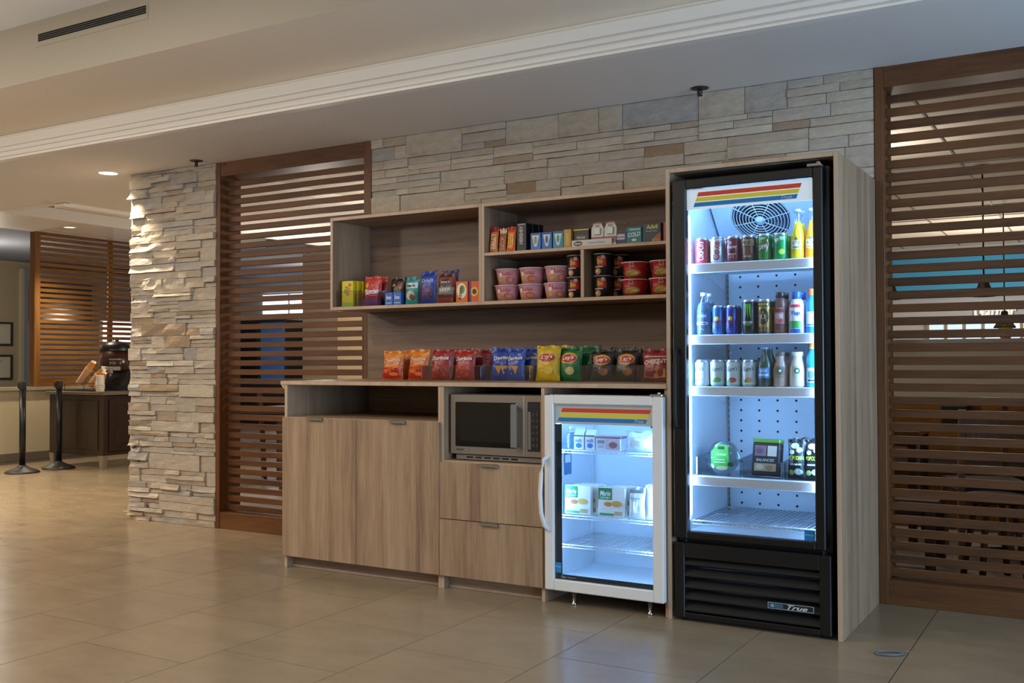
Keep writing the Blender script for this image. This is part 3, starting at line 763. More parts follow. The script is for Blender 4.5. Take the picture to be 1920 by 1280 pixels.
def carton(name, label, x, y, z, w, dp, h, col, art, group=None, rz=0, rx=0, cat='box', side=None, rough=.42):
    """x,y = middle of the front lower edge; front faces -Y"""
    t = thing(name, label, cat, (x, y, z + dp * math.sin(max(0, -rx))), rz, group, rx)
    MB().rbox(-w / 2, w / 2, 0, dp, 0, h, .0015).build('box_body', ink(col, rough), t)
    if art:
        P = Print(flat(0)); art(P, w, h); P.build('box_print', t)
    return t
def bagdepth(u, v, w, h, th, sd):
    """half depth of a filled bag at u in -1..1, v in 0..1"""
    a = max(0, 1 - abs(u) ** 2.6) ** .62; vv = min(max((v - .015) / .93, 0), 1)
    b = (math.sin(PI * vv) if vv < .5 else math.sin(PI * vv)) ** .55 if 0 < vv < 1 else 0
    bot = min(1, .35 + v * 3.0)
    d = th / 2 * a * max(b, 0) * (1.12 - .25 * v)
    n = mnoise.noise(Vector((u * 1.6 + sd, v * 3.0, sd))) * .13 + mnoise.noise(Vector((u * 5 + sd, v * 6, 3 + sd))) * .07
    return max(0.0012, d * (1 + n * 1.6) + th * .02 * math.sin(9 * u + sd) * (1 - a) * b)
def bag(name, label, x, y, z, w, h, th, col, art, group=None, rz=0, rx=-.10, topcol=None, sd=0.0, cat='bag', rough=.30):
    """filled pouch standing on its lower seal, front faces -Y"""
    t = thing(name, label, cat, (x, y, z), rz, group, rx)
    nar = lambda v: 1 - .07 * math.sin(PI * min(1, max(0, v)))
    b = MB()
    for sgn in (-1, 1):
        def fn(a, c, sgn=sgn):
            u = a * 2 - 1; d = bagdepth(u, c, w, h, th, sd)
            wob = .006 * math.sin(7 * u + sd * 3) if c > .93 else 0
            return (w / 2 * u * nar(c), sgn * d + wob, h * c + (.004 * math.sin(5 * u + sd) if c > .9 else 0))
        b.grid(fn, 16, 20, 0, True, sgn > 0)
    if topcol:
        b.m = [1 if max(b.v[k][2] for k in f) > h * .80 else 0 for f in b.f]
    b.build('pouch', [film(col), film(topcol or col)], t)
    cr = MB()
    for k in range(3): cr.box(-w * .46, w * .46, -.0035 - .0002 * k, .0035, h * (.945 + .018 * k), h * (.953 + .018 * k))
    cr.build('top_seal', [film(topcol or col)], t)
    if art:
        def mp(u, v, e):
            c = min(max(v / h, 0), 1); q = max(-1, min(1, u / (w / 2 * nar(c))))
            return (u, -bagdepth(q, c, w, h, th, sd) - e * 2.2, v)
        P = Print(mp, .0008); art(P, w, h); P.build('bag_print', t)
    return t
def cup(name, label, x, y, z, r0, r1, h, col, lidcol, art, group, rz=0, cat='noodle cup', rim='#d9d2cc'):
    t = thing(name, label, cat, (x, y, z), rz, group)
    Rf = lambda v: r0 + (r1 - r0) * v / h
    MB().lathe([(r0 * .9, .004), (r0 * .93, 0), (r0, 0), (r1, h - .006)], 30).build('cup_body', ink(col, .4), t)
    MB().lathe([(r1, h - .006), (r1 + .0035, h - .005), (r1 + .004, h - .001), (r1, h)], 30).build('rim', ink(rim, .4), t)
    MB().lathe([(r1, h - .0005), (r1 * .97, h + .0003), (.001, h + .0006)], 30).build('lid', ink(lidcol, .4), t)
    P = Print(cone(Rf)); art(P, r1, h); P.build('cup_print', t)
    return t
def bin_(name, label, x0, x1, y0, y1, z, hf, hs, group=None):
    """clear acrylic tray with a low front"""
    t = thing(name, label, 'tray', (0, 0, 0), 0, group)
    MB().rbox(x0, x1, y0, y0 + .003, z, z + hf, .001).build('front_panel', M_ACRYL, t)
    for x in (x0, x1 - .003): MB().prism([(y0 + .003, z), (y1, z), (y1, z + hs), (y0 + .003, z + hf)], 0, x, x + .003).build('side_panel', M_ACRYL, t)
    MB().box(x0 + .003, x1 - .003, y0 + .003, y1, z, z + .002).build('base', M_ACRYL, t)
    return t

# ------------------------------------------------------------------ tall fridge, top shelf: cans
z1 = 1.637; Y0 = .112; RC = .033; HC = .122
G1 = 'drinks on the top shelf of the tall fridge'
def a_coke(P, R, H): P.text('Coca-Cola', 0, H * .5, .085, .034, '#f4efef', .25, .01, PI / 2)
def a_diet(P, R, H): P.text('Coke', .002, H * .47, .086, .034, '#c22a35', .1, .02, PI / 2).text('Diet', -.022, H * .45, .03, .010, '#6b6b70', 0, .01, PI / 2)
def a_drp(P, R, H): P.text('Dr', -.006, H * .74, .020, .017, '#f3e9e6', .2, .02).text('Pepper', .002, H * .58, .048, .020, '#f3e9e6', .2, .02).rect(-.018, .018, H * .30, H * .33, '#e6cfc4').text('23', 0, H * .22, .02, .012, '#e0c0b4')
def a_mug(P, R, H): P.rect(-.034, .034, H * .60, H * .82, '#b9a06a').text('MUG', 0, H * .71, .048, .020, '#3a1f12', 0, .03).ell(0, H * .38, .02, .022, '#6e3d20').text('ROOT BEER', 0, H * .2, .036, .008, '#d8c49a')
def a_dew(P, R, H): P.poly([(-.026, H * .40), (.014, H * .32), (.027, H * .62), (.020, H * .80), (-.020, H * .66)], '#e7ecd8').poly([(-.022, H * .43), (.012, H * .36), (.023, H * .62), (.017, H * .75), (-.016, H * .63)], '#a31f2c').text('DEW', .001, H * .52, .036, .018, '#f3f3ea', .2, .03, .2).text('Mtn', -.002, H * .83, .022, .011, '#f3f3ea', .2, .02, .2)
def a_sprite(P, R, H): P.text('Sprite', 0, H * .76, .052, .026, '#f5fbf5', .2, .02, .25).ell(.012, H * .30, .014, .012, '#bfe24a')
cans = [('soda_can', 'red soda can with white script, leftmost on the top fridge shelf', '#c0303a', a_coke, 0),
        ('soda_can', 'silver soda can with big red vertical lettering on the top fridge shelf', '#cdd2d8', a_diet, .5),
        ('soda_can', 'dark maroon soda can with white lettering on the top fridge shelf', '#7a1f2e', a_drp, 0),
        ('soda_can', 'brown root beer can with a tan band on the top fridge shelf', '#4e3528', a_mug, 0),
        ('soda_can', 'green soda can with a red and white slanted badge', '#3f7d35', a_dew, 0),
        ('soda_can', 'bright green soda can with white lettering next to the yellow bottle', '#12944d', a_sprite, 0)]
XS = [.137, .211, .287, .359, .433, .505]
for (nm, lb, col, art, me), x in zip(cans, XS): can(nm, lb, x, Y0, z1, RC, HC, col, art, G1, 0.03, me)
back_lab = ['red soda can standing behind the leftmost can on the top shelf', 'silver soda can standing behind the silver one on the top shelf', 'maroon soda can standing behind the maroon one on the top shelf', 'brown can standing behind the brown one on the top shelf', 'green can standing behind the green one with the red badge', 'bright green can standing behind the front bright green one']
for (nm, lb, col, art, me), x, bl in zip(cans, XS, back_lab): can(nm, bl, x, Y0 + .071, z1, RC, HC, col, art, G1, 0.03, me)
def jar(lb, x, col, lab, y=Y0):
    liq = mat('soda_liquid_' + col[1:], col, .12, 0, 0, .6); gl = M_PET
    def art(P): P.rect(-.024, .024, .045, .085, '#f1ead2').poly([(-.016, .075), (0, .100), (.016, .075), (.010, .062), (-.012, .062)], '#1d6f4c').rect(-.014, .014, .050, .055, lab).ell(.006, .076, .006, .005, '#f0c23a')
    return bottle('soda_bottle', lb, x, y, z1, [(.028, 0), (.031, .004), (.031, .085), (.026, .112), (.018, .145), (.0125, .175), (.0125, .205), (.014, .207), (.014, .212), (.0125, .214)], [(liq, .168), (gl, .214)], (.0145, .212, .224, '#c9d8dd'), art, G1, 0, 22, None, 'bottle', .031)
jar('tall yellow soda bottle at the right of the top fridge shelf', .581, '#e6c51e', '#1d6f4c')
jar('tall orange soda bottle at the right edge of the top fridge shelf', .645, '#f08a1c', '#d9541e')
jar('yellow soda bottle standing behind the front yellow bottle', .581, '#e6c51e', '#1d6f4c', Y0 + .07)
jar('orange soda bottle standing behind the front orange bottle', .645, '#f08a1c', '#d9541e', Y0 + .07)

# second shelf
z2 = 1.308; G2 = 'drinks on the second shelf of the tall fridge'
water = mat('water_blue', '#9fc4e4', .1, 0, 0, .6, 0, 60, 0, .75)
def a_water(P): P.rect(-.030, .030, .060, .108, '#3c5f8e').text('WATER', 0, .088, .044, .013, '#eef4fb', 0, .02).rect(-.03, .03, .048, .060, '#d7e4ef').rect(-.022, .022, .051, .056, '#a12a38')
PW = [(.026, 0), (.032, .006), (.032, .025), (.030, .03), (.032, .035), (.032, .115), (.028, .14), (.016, .168), (.0125, .176), (.0125, .184)]
bottle('water_bottle', 'clear water bottle with a blue label, leftmost on the second shelf', .142, Y0, z2, PW, [(water, .150), (M_PET, .184)], (.0145, .182, .198, '#eef3f7'), a_water, G2)
bottle('water_bottle', 'clear water bottle behind the front one on the second shelf', .142, Y0 + .07, z2, PW, [(water, .150), (M_PET, .184)], (.0145, .182, .198, '#eef3f7'), a_water, G2)
def a_rb(c1):
    def f(P, R, H):
        P.poly([(-.024, 0 + .012), (.0, .012), (.024, H * .52), (.024, H * .88), (0, H * .88), (-.024, H * .40)], c1)
        P.ell(0, H * .55, .010, .010, '#f0c52c').text('Red Bull', 0, H * .44, .040, .012, '#c61f35', 0, .03).rect(-.010, .010, H * .20, H * .22, '#c61f35')
    return f
for k, (lb, c0, c1) in enumerate((('slim pale blue energy drink can next to the water bottle', '#2b6cb5', '#b9c6d4'), ('slim dark blue energy drink can beside the pale blue slim can', '#1f3f9c', '#c3ccd6'))):
    can('energy_drink_can', lb, (.212, .277)[k], Y0, z2, .0268, .135, c0, a_rb(c1), G2, 0, .3)
    can('energy_drink_can', ('rear pale blue slim can behind the one next to the water bottle', 'rear dark blue slim can behind the front dark blue one')[k], (.212, .277)[k], Y0 + .06, z2, .0268, .135, c0, a_rb(c1), G2, 0, .3)
def a_mon(P, R, H):
    for k, dx in enumerate((-.010, 0, .010)):
        P.poly([(dx - .004, H * .88), (dx + .004, H * .86), (dx + .0025, H * .60), (dx + .004 * (k - .6), H * .44), (dx - .001, H * .60)], '#5fd03a')
    P.text('MONSTER', 0, H * .34, .044, .010, '#dfe6da', 0, .01).text('ENERGY', 0, H * .27, .030, .006, '#5fd03a')
can('tall_energy_can', 'tall black energy can with green claw marks on the second shelf', .360, Y0, z2, .033, .157, '#15171a', a_mon, G2)
can('tall_energy_can', 'tall black energy can behind the one with green claw marks', .360, Y0 + .07, z2, .033, .157, '#15171a', a_mon, G2)
def star(cx, cz, r): return [(cx + (r if k % 2 == 0 else r * .42) * math.sin(PI * k / 5), cz + (r if k % 2 == 0 else r * .42) * math.cos(PI * k / 5)) for k in range(10)]
def a_star(P, R, H):
    P.rect(-.05, .05, H * .02, H * .20, '#1a1510').rect(-.05, .05, H * .78, H * .92, '#1a1510').ell(0, H * .5, .026, .036, '#2a2117').poly(star(0, H * .5, .026), '#d5b35a').text('ROCKSTAR', 0, H * .85, .048, .010, '#e9d596', 0, .02)
can('tall_energy_can', 'tall gold and black energy can with a star on the second shelf', .431, Y0, z2, .033, .157, '#a8863c', a_star, G2, 0, .5)
can('tall_energy_can', 'tall gold and black energy can behind the one with a star', .431, Y0 + .07, z2, .033, .157, '#a8863c', a_star, G2, 0, .5)
def a_choc(P): P.rect(-.026, .026, .045, .115, '#b98a86').rect(-.022, .022, .095, .112, '#7a2a2e').text('CORE', 0, .079, .036, .018, '#f0e4df', 0, .02).ell(.008, .057, .010, .008, '#c1443c')
PC = [(.026, 0), (.030, .005), (.030, .045), (.028, .075), (.030, .105), (.028, .135), (.019, .155), (.017, .162)]
bottle('shake_bottle', 'brown chocolate shake bottle with a dark cap on the second shelf', .502, Y0, z2, PC, [(ink('#6b4334', .3), .162)], (.019, .160, .186, '#2b1a17'), a_choc, G2)
bottle('shake_bottle', 'brown chocolate shake bottle behind the front brown one', .502, Y0 + .065, z2, PC, [(ink('#6b4334', .3), .162)], (.019, .160, .186, '#2b1a17'), a_choc, G2)
def a_wht(P): P.rect(-.030, .030, .022, .055, '#3b8d3f').rect(-.030, .030, .0, .020, '#1f4fa3').text('Yup', 0, .088, .046, .024, '#2457a8', .15, .03).rect(-.024, .024, .115, .128, '#c7353b')
PWH = [(.032, 0), (.036, .005), (.036, .105), (.033, .125), (.022, .148), (.019, .154)]
bottle('milk_bottle', 'white milk bottle with a blue cap and green band on the second shelf', .575, Y0, z2, PWH, [(ink('#e8edf2', .3), .154)], (.020, .152, .186, '#2b55b8'), a_wht, G2)
bottle('milk_bottle', 'white milk bottle behind the front one with the blue cap', .575, Y0 + .075, z2, PWH, [(ink('#e8edf2', .3), .154)], (.020, .152, .186, '#2b55b8'), a_wht, G2)
def a_gat(P): P.rect(-.030, .030, .030, .095, '#dbe6ef').poly([(-.004, .090), (.012, .066), (.003, .064), (.008, .040), (-.010, .068), (-.001, .070)], '#e0692a').rect(-.024, .024, .034, .040, '#2559a8')
PG = [(.032, 0), (.036, .006), (.034, .05), (.034, .09), (.036, .118), (.030, .145), (.022, .160), (.020, .170)]
bottle('sports_drink_bottle', 'blue sports drink bottle with an orange cap at the right of the second shelf', .648, Y0, z2, PG, [(mat('blue_drink', '#2a7fd0', .15, 0, 0, .6), .170)], (.021, .168, .196, '#e0692a'), a_gat, G2)

# third shelf
z3 = 1.071; G3 = 'drinks on the third shelf of the tall fridge'
def a_kern(fr):
    def f(P, R, H): P.text("Kern's", .002, H * .66, .050, .022, '#1f2a22', .25, .012, .12).ell(.004, H * .24, .018, .012, fr).ell(-.012, H * .20, .009, .007, '#5a8f3a').rect(-.03, .03, H * .04, H * .09, '#8db7b0')
    return f
for k, (lb, fr, dz) in enumerate((('white nectar can with a pink fruit, leftmost on the third shelf', '#c9838a', -.35), ('white nectar can with a green fruit, second on the third shelf', '#6d9a4c', .15), ('white nectar can with a red fruit, third on the third shelf', '#c05046', .05), ('white nectar can with an orange fruit beside the green glass bottle', '#cf8a52', .1))):
    x = (.133, .207, .282, .356)[k]
    can('nectar_can', lb, x, Y0, z3, RC, HC, '#d3dcda', a_kern(fr), G3, dz)
    can('nectar_can', 'rear white nectar can behind ' + ('the leftmost one', 'the one with a green fruit', 'the one with a red fruit', 'the one with an orange fruit')[k] + ' on the third shelf', x, Y0 + .071, z3, RC, HC, '#d3dcda', a_kern(fr), G3, dz)
def a_pel(P): P.rect(-.031, .031, .040, .085, '#4f92c8').text('SAN', 0, .072, .03, .012, '#eaf3f8').rect(-.024, .024, .050, .056, '#dfe9ef').rect(-.031, .031, .034, .039, '#22305a')
PP = [(.028, 0), (.033, .005), (.033, .095), (.028, .118), (.016, .145), (.0125, .165), (.013, .172)]
bottle('sparkling_water_bottle', 'green glass sparkling water bottle with a blue label on the third shelf', .430, Y0, z3, PP, [(mat('green_glass', '#2c4a3a', .12, 0, 0, .6), .172)], (.0145, .168, .178, '#8fa6b8'), a_pel, G3)
bottle('sparkling_water_bottle', 'green glass bottle behind the front one with a blue label', .430, Y0 + .07, z3, PP, [(mat('green_glass', '#2c4a3a', .12, 0, 0, .6), .172)], (.0145, .168, .178, '#8fa6b8'), a_pel, G3)
def a_frap(c):
    def f(P): P.rect(-.022, .022, .052, .092, c).ell(0, .072, .013, .013, '#2f6b4d').ell(0, .072, .006, .006, '#e8ede6').rect(-.018, .018, .042, .047, c)
    return f
PF = [(.028, 0), (.032, .006), (.032, .075), (.027, .10), (.019, .122), (.0185, .135), (.021, .142)]
bottle('coffee_drink_bottle', 'pale brown bottled coffee drink with a dark cap on the third shelf', .499, Y0, z3, PF, [(mat('mocha_milk', '#b29a86', .2), .142)], (.0225, .138, .156, '#6a5a50'), a_frap('#8a6f5c'), G3, .2)
bottle('coffee_drink_bottle', 'cream coloured bottled coffee drink with a white cap on the third shelf', .575, Y0, z3, [(r * 1.12, q) for r, q in PF], [(mat('vanilla_milk', '#d8ccb4', .2), .142)], (.0255, .138, .156, '#d9dcdc'), a_frap('#c9bd9c'), G3, .2)
bottle('coffee_drink_bottle', 'pale brown bottled coffee drink behind the front one', .499, Y0 + .07, z3, PF, [(mat('mocha_milk', '#b29a86', .2), .142)], (.0225, .138, .156, '#6a5a50'), None, G3)
def a_bl(P): P.rect(-.030, .030, .020, .085, '#d6e3ea').ell(-.006, .055, .014, .018, '#4a8fc0').rect(-.02, .02, .026, .034, '#1d3c66')
bottle('sports_drink_bottle', 'turquoise sports drink bottle with an orange cap at the right of the third shelf', .648, Y0, z3, PG, [(mat('aqua_drink', '#1f9ac0', .15, 0, 0, .6), .170)], (.021, .168, .193, '#d97a3a'), a_bl, G3)

# fourth shelf
z4 = .659; G4 = 'food on the fourth shelf of the tall fridge'
bin_('clear_tray', 'clear acrylic tray holding the round salad bowl', .108, .318, .085, .40, z4, .085, .10, 'clear trays in the tall fridge')
bin_('clear_tray', 'clear acrylic tray holding the black lunch pack', .330, .505, .085, .40, z4, .075, .09, 'clear trays in the tall fridge')
bin_('clear_tray', 'clear acrylic tray holding the black popcorn bags', .517, .680, .085, .40, z4, .075, .09, 'clear trays in the tall fridge')
t = thing('salad_bowl', 'round clear salad bowl standing on edge with a green label', 'salad bowl', (.218, .150, z4 + .081), 0, G4, PI / 2 - .16)
MB().lathe([(.050, -.045), (.058, -.043), (.074, -.004), (.079, 0), (.079, .003)], 30).build('bowl', M_PET, t)
MB().lathe([(.079, .003), (.076, .006), (.066, .012), (.001, .014)], 30).build('lid', M_PET, t)
MB().lathe([(.044, -.038), (.064, -.010), (.058, -.004), (.03, .0), (.001, .001)], 24).build('salad', mat('salad_leaves', '#a9b886', .6, 0, 0, .3, .8, 30, .45), t)
P = Print(lambda u, v, e: (u, v, .0142 + e), .0006)
P.poly([(-.052, -.030), (-.030, -.048), (.036, -.046), (.030, .010), (.022, .056), (-.022, .060), (-.056, .024)], '#4fae3f').rect(-.024, .008, .036, .050, '#25402a').text('Caesar', -.008, .014, .056, .013, '#d8f0c8').rect(-.040, .016, -.026, -.022, '#d8f0c8').rect(-.036, .012, -.014, -.010, '#d8f0c8').ell(.040, -.032, .014, .011, '#26301f').ell(.000, -.050, .028, .010, '#d8cf9e')
P.build('lid_label', t)
t = thing('lunch_pack', 'black protein lunch pack with a green band on the fourth shelf', 'food pack', (.420, .120, z4 + .0105), -.12, G4, -.16)
MB().rbox(-.066, .066, 0, .045, 0, .150, .006).build('tray', M_BLACKM, t)
MB().rbox(-.064, .064, -.003, .050, .148, .166, .003).build('top_band', ink('#5f9a33', .35), t)
P = Print(flat(0)); P.rect(-.052, .002, .088, .135, '#8a6a78').rect(.008, .052, .088, .135, '#d9d4c6').text('BALANCED', 0, .070, .085, .012, '#cfcabf', 0, .015).rect(-.052, .052, .020, .055, '#b99f7c').ell(-.025, .038, .018, .012, '#d9c6a4').ell(.020, .036, .018, .013, '#a37c58').ell(-.03, .112, .018, .016, '#6f4f62').build('pack_print', t)
def a_pop(P, w, h): P.rect(-w * .42, w * .42, h * .35, h * .55, '#15181a').ell(-.006, h * .82, .018, .013, '#d8dcc8').ell(.014, h * .72, .013, .012, '#c9d0b8').ell(-.018, h * .66, .011, .01, '#e0e2d2').text('POPCORN', 0, h * .52, w * .78, .018, '#b7c93a', 0, .03).rect(-w * .3, w * .3, h * .34, h * .38, '#c8cdb6').ell(.012, h * .18, .018, .014, '#cdd3bb').ell(-.018, h * .16, .012, .012, '#aab76a')
for k, (x, y, lb) in enumerate(((.562, .135, 'black popcorn bag with yellow-green lettering, left one in the fridge'), (.636, .138, 'black popcorn bag at the right edge of the fourth fridge shelf'), (.600, .20, 'black popcorn bag standing behind the two front ones'))):
    bag('popcorn_bag', lb, x, y, z4 + .0025, .082, .178, .05, '#1b1f20', a_pop, G4, 0, -.08, None, 2.3 + k)

# ------------------------------------------------------------------ small fridge contents
zs = .7545; GS1 = 'food on the upper shelf of the small fridge'; GS2 = 'frozen meals on the middle shelf of the small fridge'
bottle('water_bottle', 'small clear water bottle at the left of the small fridge', -.535, .075, zs, [(r * .72, q * .55) for r, q in PW], [(water, .080), (M_PET, .102)], (.0105, .100, .110, '#cfe0ee'), None, GS1)
def milk(lb, x, y):
    t = thing('milk_carton', lb, 'carton', (x, y, zs), .05, GS1)
    MB().rbox(-.026, .026, 0, .052, 0, .072, .001).build('carton_body', ink('#dfe6ee', .4), t)
    MB().prism([(0, .072), (.052, .072), (.028, .098), (.024, .098)], 0, -.026, .026).box(-.026, .026, .0235, .0285, .097, .108).build('gable_top', ink('#c8cfd6', .4), t)
    P = Print(flat(0)); P.ell(0, .020, .016, .012, '#3f7fb8').text('milk', 0, .045, .038, .018, '#3a6ea8', .2).rect(-.026, .026, .064, .071, '#6d5b52').build('carton_print', t)
milk('white milk carton with a brown top, left of the pair', -.487, .060); milk('white milk carton with a brown top, right of the pair', -.428, .065)
t = thing('ice_cream_pack', 'white and mauve dessert pack in the small fridge', 'food pack', (-.330, .065, zs), 0, GS1)
MB().rbox(-.066, .066, 0, .07, 0, .060, .003).build('pack', ink('#dcdde2', .4), t)
MB().rbox(-.068, .068, -.002, .072, .058, .070, .002).build('lid', ink('#8f7580', .4), t)
Print(flat(0)).rect(-.012, .060, .006, .054, '#c9b4bc').ell(.026, .028, .022, .016, '#8b6b70').rect(-.058, -.020, .034, .050, '#7d8aa0').rect(-.055, -.025, .012, .026, '#b8c2cc').build('pack_print', t)
bag('produce_bag', 'clear bag with pale food at the right of the small fridge', -.170, .085, zs, .15, .098, .07, '#c3d2da', lambda P, w, h: P.ell(.01, h * .4, .045, .025, '#dfe4dc').poly([(.03, h * .75), (.06, h * .95), (.068, h * .7)], '#7f9a4a'), GS1, 0, -.05, None, 5.1)
zm = .4345
def a_meal(c):
    def f(P, w, h): P.rect(-w * .5, w * .02, h * .58, h * .98, '#2d7f4b').text('Marie', -w * .24, h * .80, w * .40, h * .18, '#eef4ee', .2, .02).text("Callender's", -w * .24, h * .66, w * .40, h * .09, '#dfeee2', .1).ell(-w * .10, h * .42, w * .24, h * .13, '#e9e4da').ell(-w * .12, h * .43, w * .16, h * .08, c).ell(w * .20, h * .46, w * .20, h * .10, '#c99a4e').rect(-w * .45, w * .1, h * .04, h * .12, '#3e8f5c').rect(w * .12, w * .42, h * .06, h * .2, '#b8a37c')
    return f
for k, (x, y, lb, c) in enumerate(((-.500, .065, 'white and green frozen meal box, left front in the small fridge', '#b8683e'), (-.315, .065, 'white and green frozen meal box in the middle of the small fridge', '#c7853c'), (-.480, .115, 'frozen meal box behind the left front one', '#b8683e'), (-.295, .115, 'frozen meal box behind the middle one', '#c7853c'), (-.465, .165, 'rearmost frozen meal box on the left', '#b8683e'), (-.28, .165, 'rearmost frozen meal box in the middle', '#c7853c'))):
    carton('frozen_meal_box', lb, x, y, zm, .140, .036, .140, '#e3e4dc', a_meal(c), GS2, 0, -.03)
bag('frozen_bag', 'white frozen food bag with a grey top in the small fridge', -.185, .075, zm, .088, .150, .05, '#cfd4d6', lambda P, w, h: P.rect(-w * .4, w * .4, h * .82, h * .92, '#5c646a').rect(-w * .3, w * .1, h * .2, h * .55, '#e6e2da').text('cheese', -.004, h * .66, w * .6, .014, '#7a8690'), GS2, 0, -.06, None, 1.7)
bag('frozen_bag', 'plain white frozen food bag at the right edge of the small fridge', -.100, .080, zm, .088, .165, .055, '#dfe3e4', None, GS2, 0, -.06, None, 3.9)
# ------------------------------------------------------------------ wall shelf, left box
zb = 1.5285; GL = 'candy on the left wall shelf'
def a_spk(P, w, h): P.rect(-w * .5, w * .5, 0, h * .16, '#8fb82e').text('SOUR', -w * .12, h * .66, w * .50, h * .16, '#2f6a2e', .15, .03, 1.2).text('PATCH', w * .10, h * .58, w * .56, h * .16, '#b0402a', .15, .03, 1.2).ell(w * .22, h * .84, w * .14, h * .07, '#d3502c').ell(-w * .2, h * .2, w * .16, h * .06, '#e0b92a')
for k in range(4):
    carton('candy_box', ('yellow sour candy box at the left end of the wall shelf', 'yellow candy box second in its row', 'yellow candy box third in its row', 'yellow candy box at the back of its row')[k], -2.272 + .012 * k, .445 + k * .034, zb + .002, .092, .028, .158, '#d9c922', a_spk if k == 0 else None, GL, -.05)
bin_('clear_bin', 'clear acrylic bin around the yellow candy boxes', -2.335, -2.205, .430, .60, zb, .10, .105, 'clear bins on the left wall shelf')
def a_skit(P, w, h): P.ell(-w * .28, h * .70, .018, .016, '#d98a2a').ell(-w * .30, h * .52, .014, .012, '#c9b22a').rect(-w * .5, w * .5, h * .02, h * .24, '#6e3a7a').text('Skittles', .006, h * .47, w * .74, h * .17, '#f0e8ee', .12, .03, .10).rect(-w * .1, w * .3, h * .32, h * .35, '#d8607a')
for k in range(2):
    bag('candy_bag', ('red fruit candy bag with white lettering on the wall shelf', 'red fruit candy bag behind the front one')[k], -2.098, .475 + k * .06, zb + .002, .135, .180, .05, '#b01e2c', a_skit, GL, 0, -.08, '#c23a28', .4 + k)
bin_('clear_bin', 'clear acrylic bin around the red candy bags', -2.175, -2.025, .430, .62, zb, .085, .09, 'clear bins on the left wall shelf')
def a_mm(P, w, h): P.ell(-.02, h * .72, .012, .010, '#b5832a').ell(.016, h * .80, .011, .010, '#9c2c26').ell(.004, h * .60, .012, .010, '#3d7a3a').ell(.03, h * .62, .010, .009, '#c7762a')
bag('candy_bag', 'dark chocolate candy bag standing behind the small blue packs', -1.960, .545, zb, .115, .175, .05, '#2c1c17', a_mm, GL, 0, -.06, None, 2.2)
def a_bp(P, w, h): P.text('Ice', 0, h * .62, w * .6, h * .30, '#dbe6f2', .1, .02).rect(-w * .35, w * .35, h * .15, h * .22, '#9fbfe0').ell(0, h * .35, w * .2, h * .09, '#2458a0')
for k in range(2): carton('gum_pack', ('small blue gum pack, left of two', 'small blue gum pack, right of two')[k], -1.957 + k * .063, .450, zb, .058, .03, .078, '#2c62b4', a_bp, GL)
def a_teal(P, w, h): P.rect(-w * .42, w * .42, h * .58, h * .78, '#d8e4e2').text('Bark', 0, h * .68, w * .66, h * .13, '#2a3f46', 0, .03).ell(0, h * .32, w * .30, h * .16, '#c7b9a4').ell(.012, h * .26, w * .18, h * .10, '#6d4a34')
bag('snack_bag', 'teal and white chocolate snack bag on the wall shelf', -1.798, .470, zb, .100, .166, .045, '#2a8d8c', a_teal, GL, 0, -.08, None, 1.1)
def a_blue(P, w, h): P.text('Dried', 0, h * .70, w * .7, h * .11, '#9fb6e6', 0, .02).ell(.004, h * .35, w * .30, h * .20, '#5c2f5e').ell(0, h * .36, w * .16, h * .11, '#7a4a86')
bag('snack_bag', 'tall dark blue snack bag beside the teal one', -1.676, .465, zb, .112, .195, .05, '#1d3c96', a_blue, GL, 0, -.06, None, 3.3)
bag('snack_bag', 'tall dark blue snack bag behind the red and black one', -1.572, .540, zb, .110, .200, .05, '#1d2f78', None, GL, 0, -.05, None, 4.1)
def a_rb2(P, w, h): P.rect(-w * .47, w * .47, h * .62, h * .84, '#9d2620').ell(0, h * .68, w * .32, h * .13, '#1b1514').text('JERKY', 0, h * .68, w * .50, h * .08, '#d9cfc6', 0, .03).rect(-w * .46, w * .46, h * .28, h * .52, '#8b7f78').text('BEEF', 0, h * .42, w * .6, h * .12, '#d6ccc2', 0, .03).rect(-w * .46, w * .46, h * .03, h * .18, '#a33328')
bag('jerky_bag', 'red and black jerky bag on the left wall shelf', -1.552, .470, zb, .125, .178, .045, '#5a2a26', a_rb2, GL, 0, -.08, None, 1.9)
bin_('clear_bin', 'clear acrylic bin around the blue and red bags', -1.735, -1.480, .430, .62, zb, .07, .08, 'clear bins on the left wall shelf')
def a_ree1(P, w, h): P.ell(0, h * .56, w * .42, h * .36, '#e5dfce').ell(w * .05, h * .62, w * .22, h * .2, '#7a8f2e').text('REESE', -w * .08, h * .45, h * .62, w * .22, '#5a2a16', 0, .03, 1.45)
def a_ree2(P, w, h): P.ell(0, h * .5, w * .36, h * .22, '#e8c04a').ell(0, h * .5, w * .2, h * .13, '#5a2a16').rect(-w * .48, -w * .30, 0, h, '#5b3a86')
carton('candy_box', 'orange candy box with a white oval on the left wall shelf', -1.432, .450, zb, .080, .04, .122, '#dd6a1c', a_ree1, GL)
carton('candy_box', 'orange candy box with a purple strip beside the shelf divider', -1.345, .450, zb, .072, .04, .120, '#e0661a', a_ree2, GL)

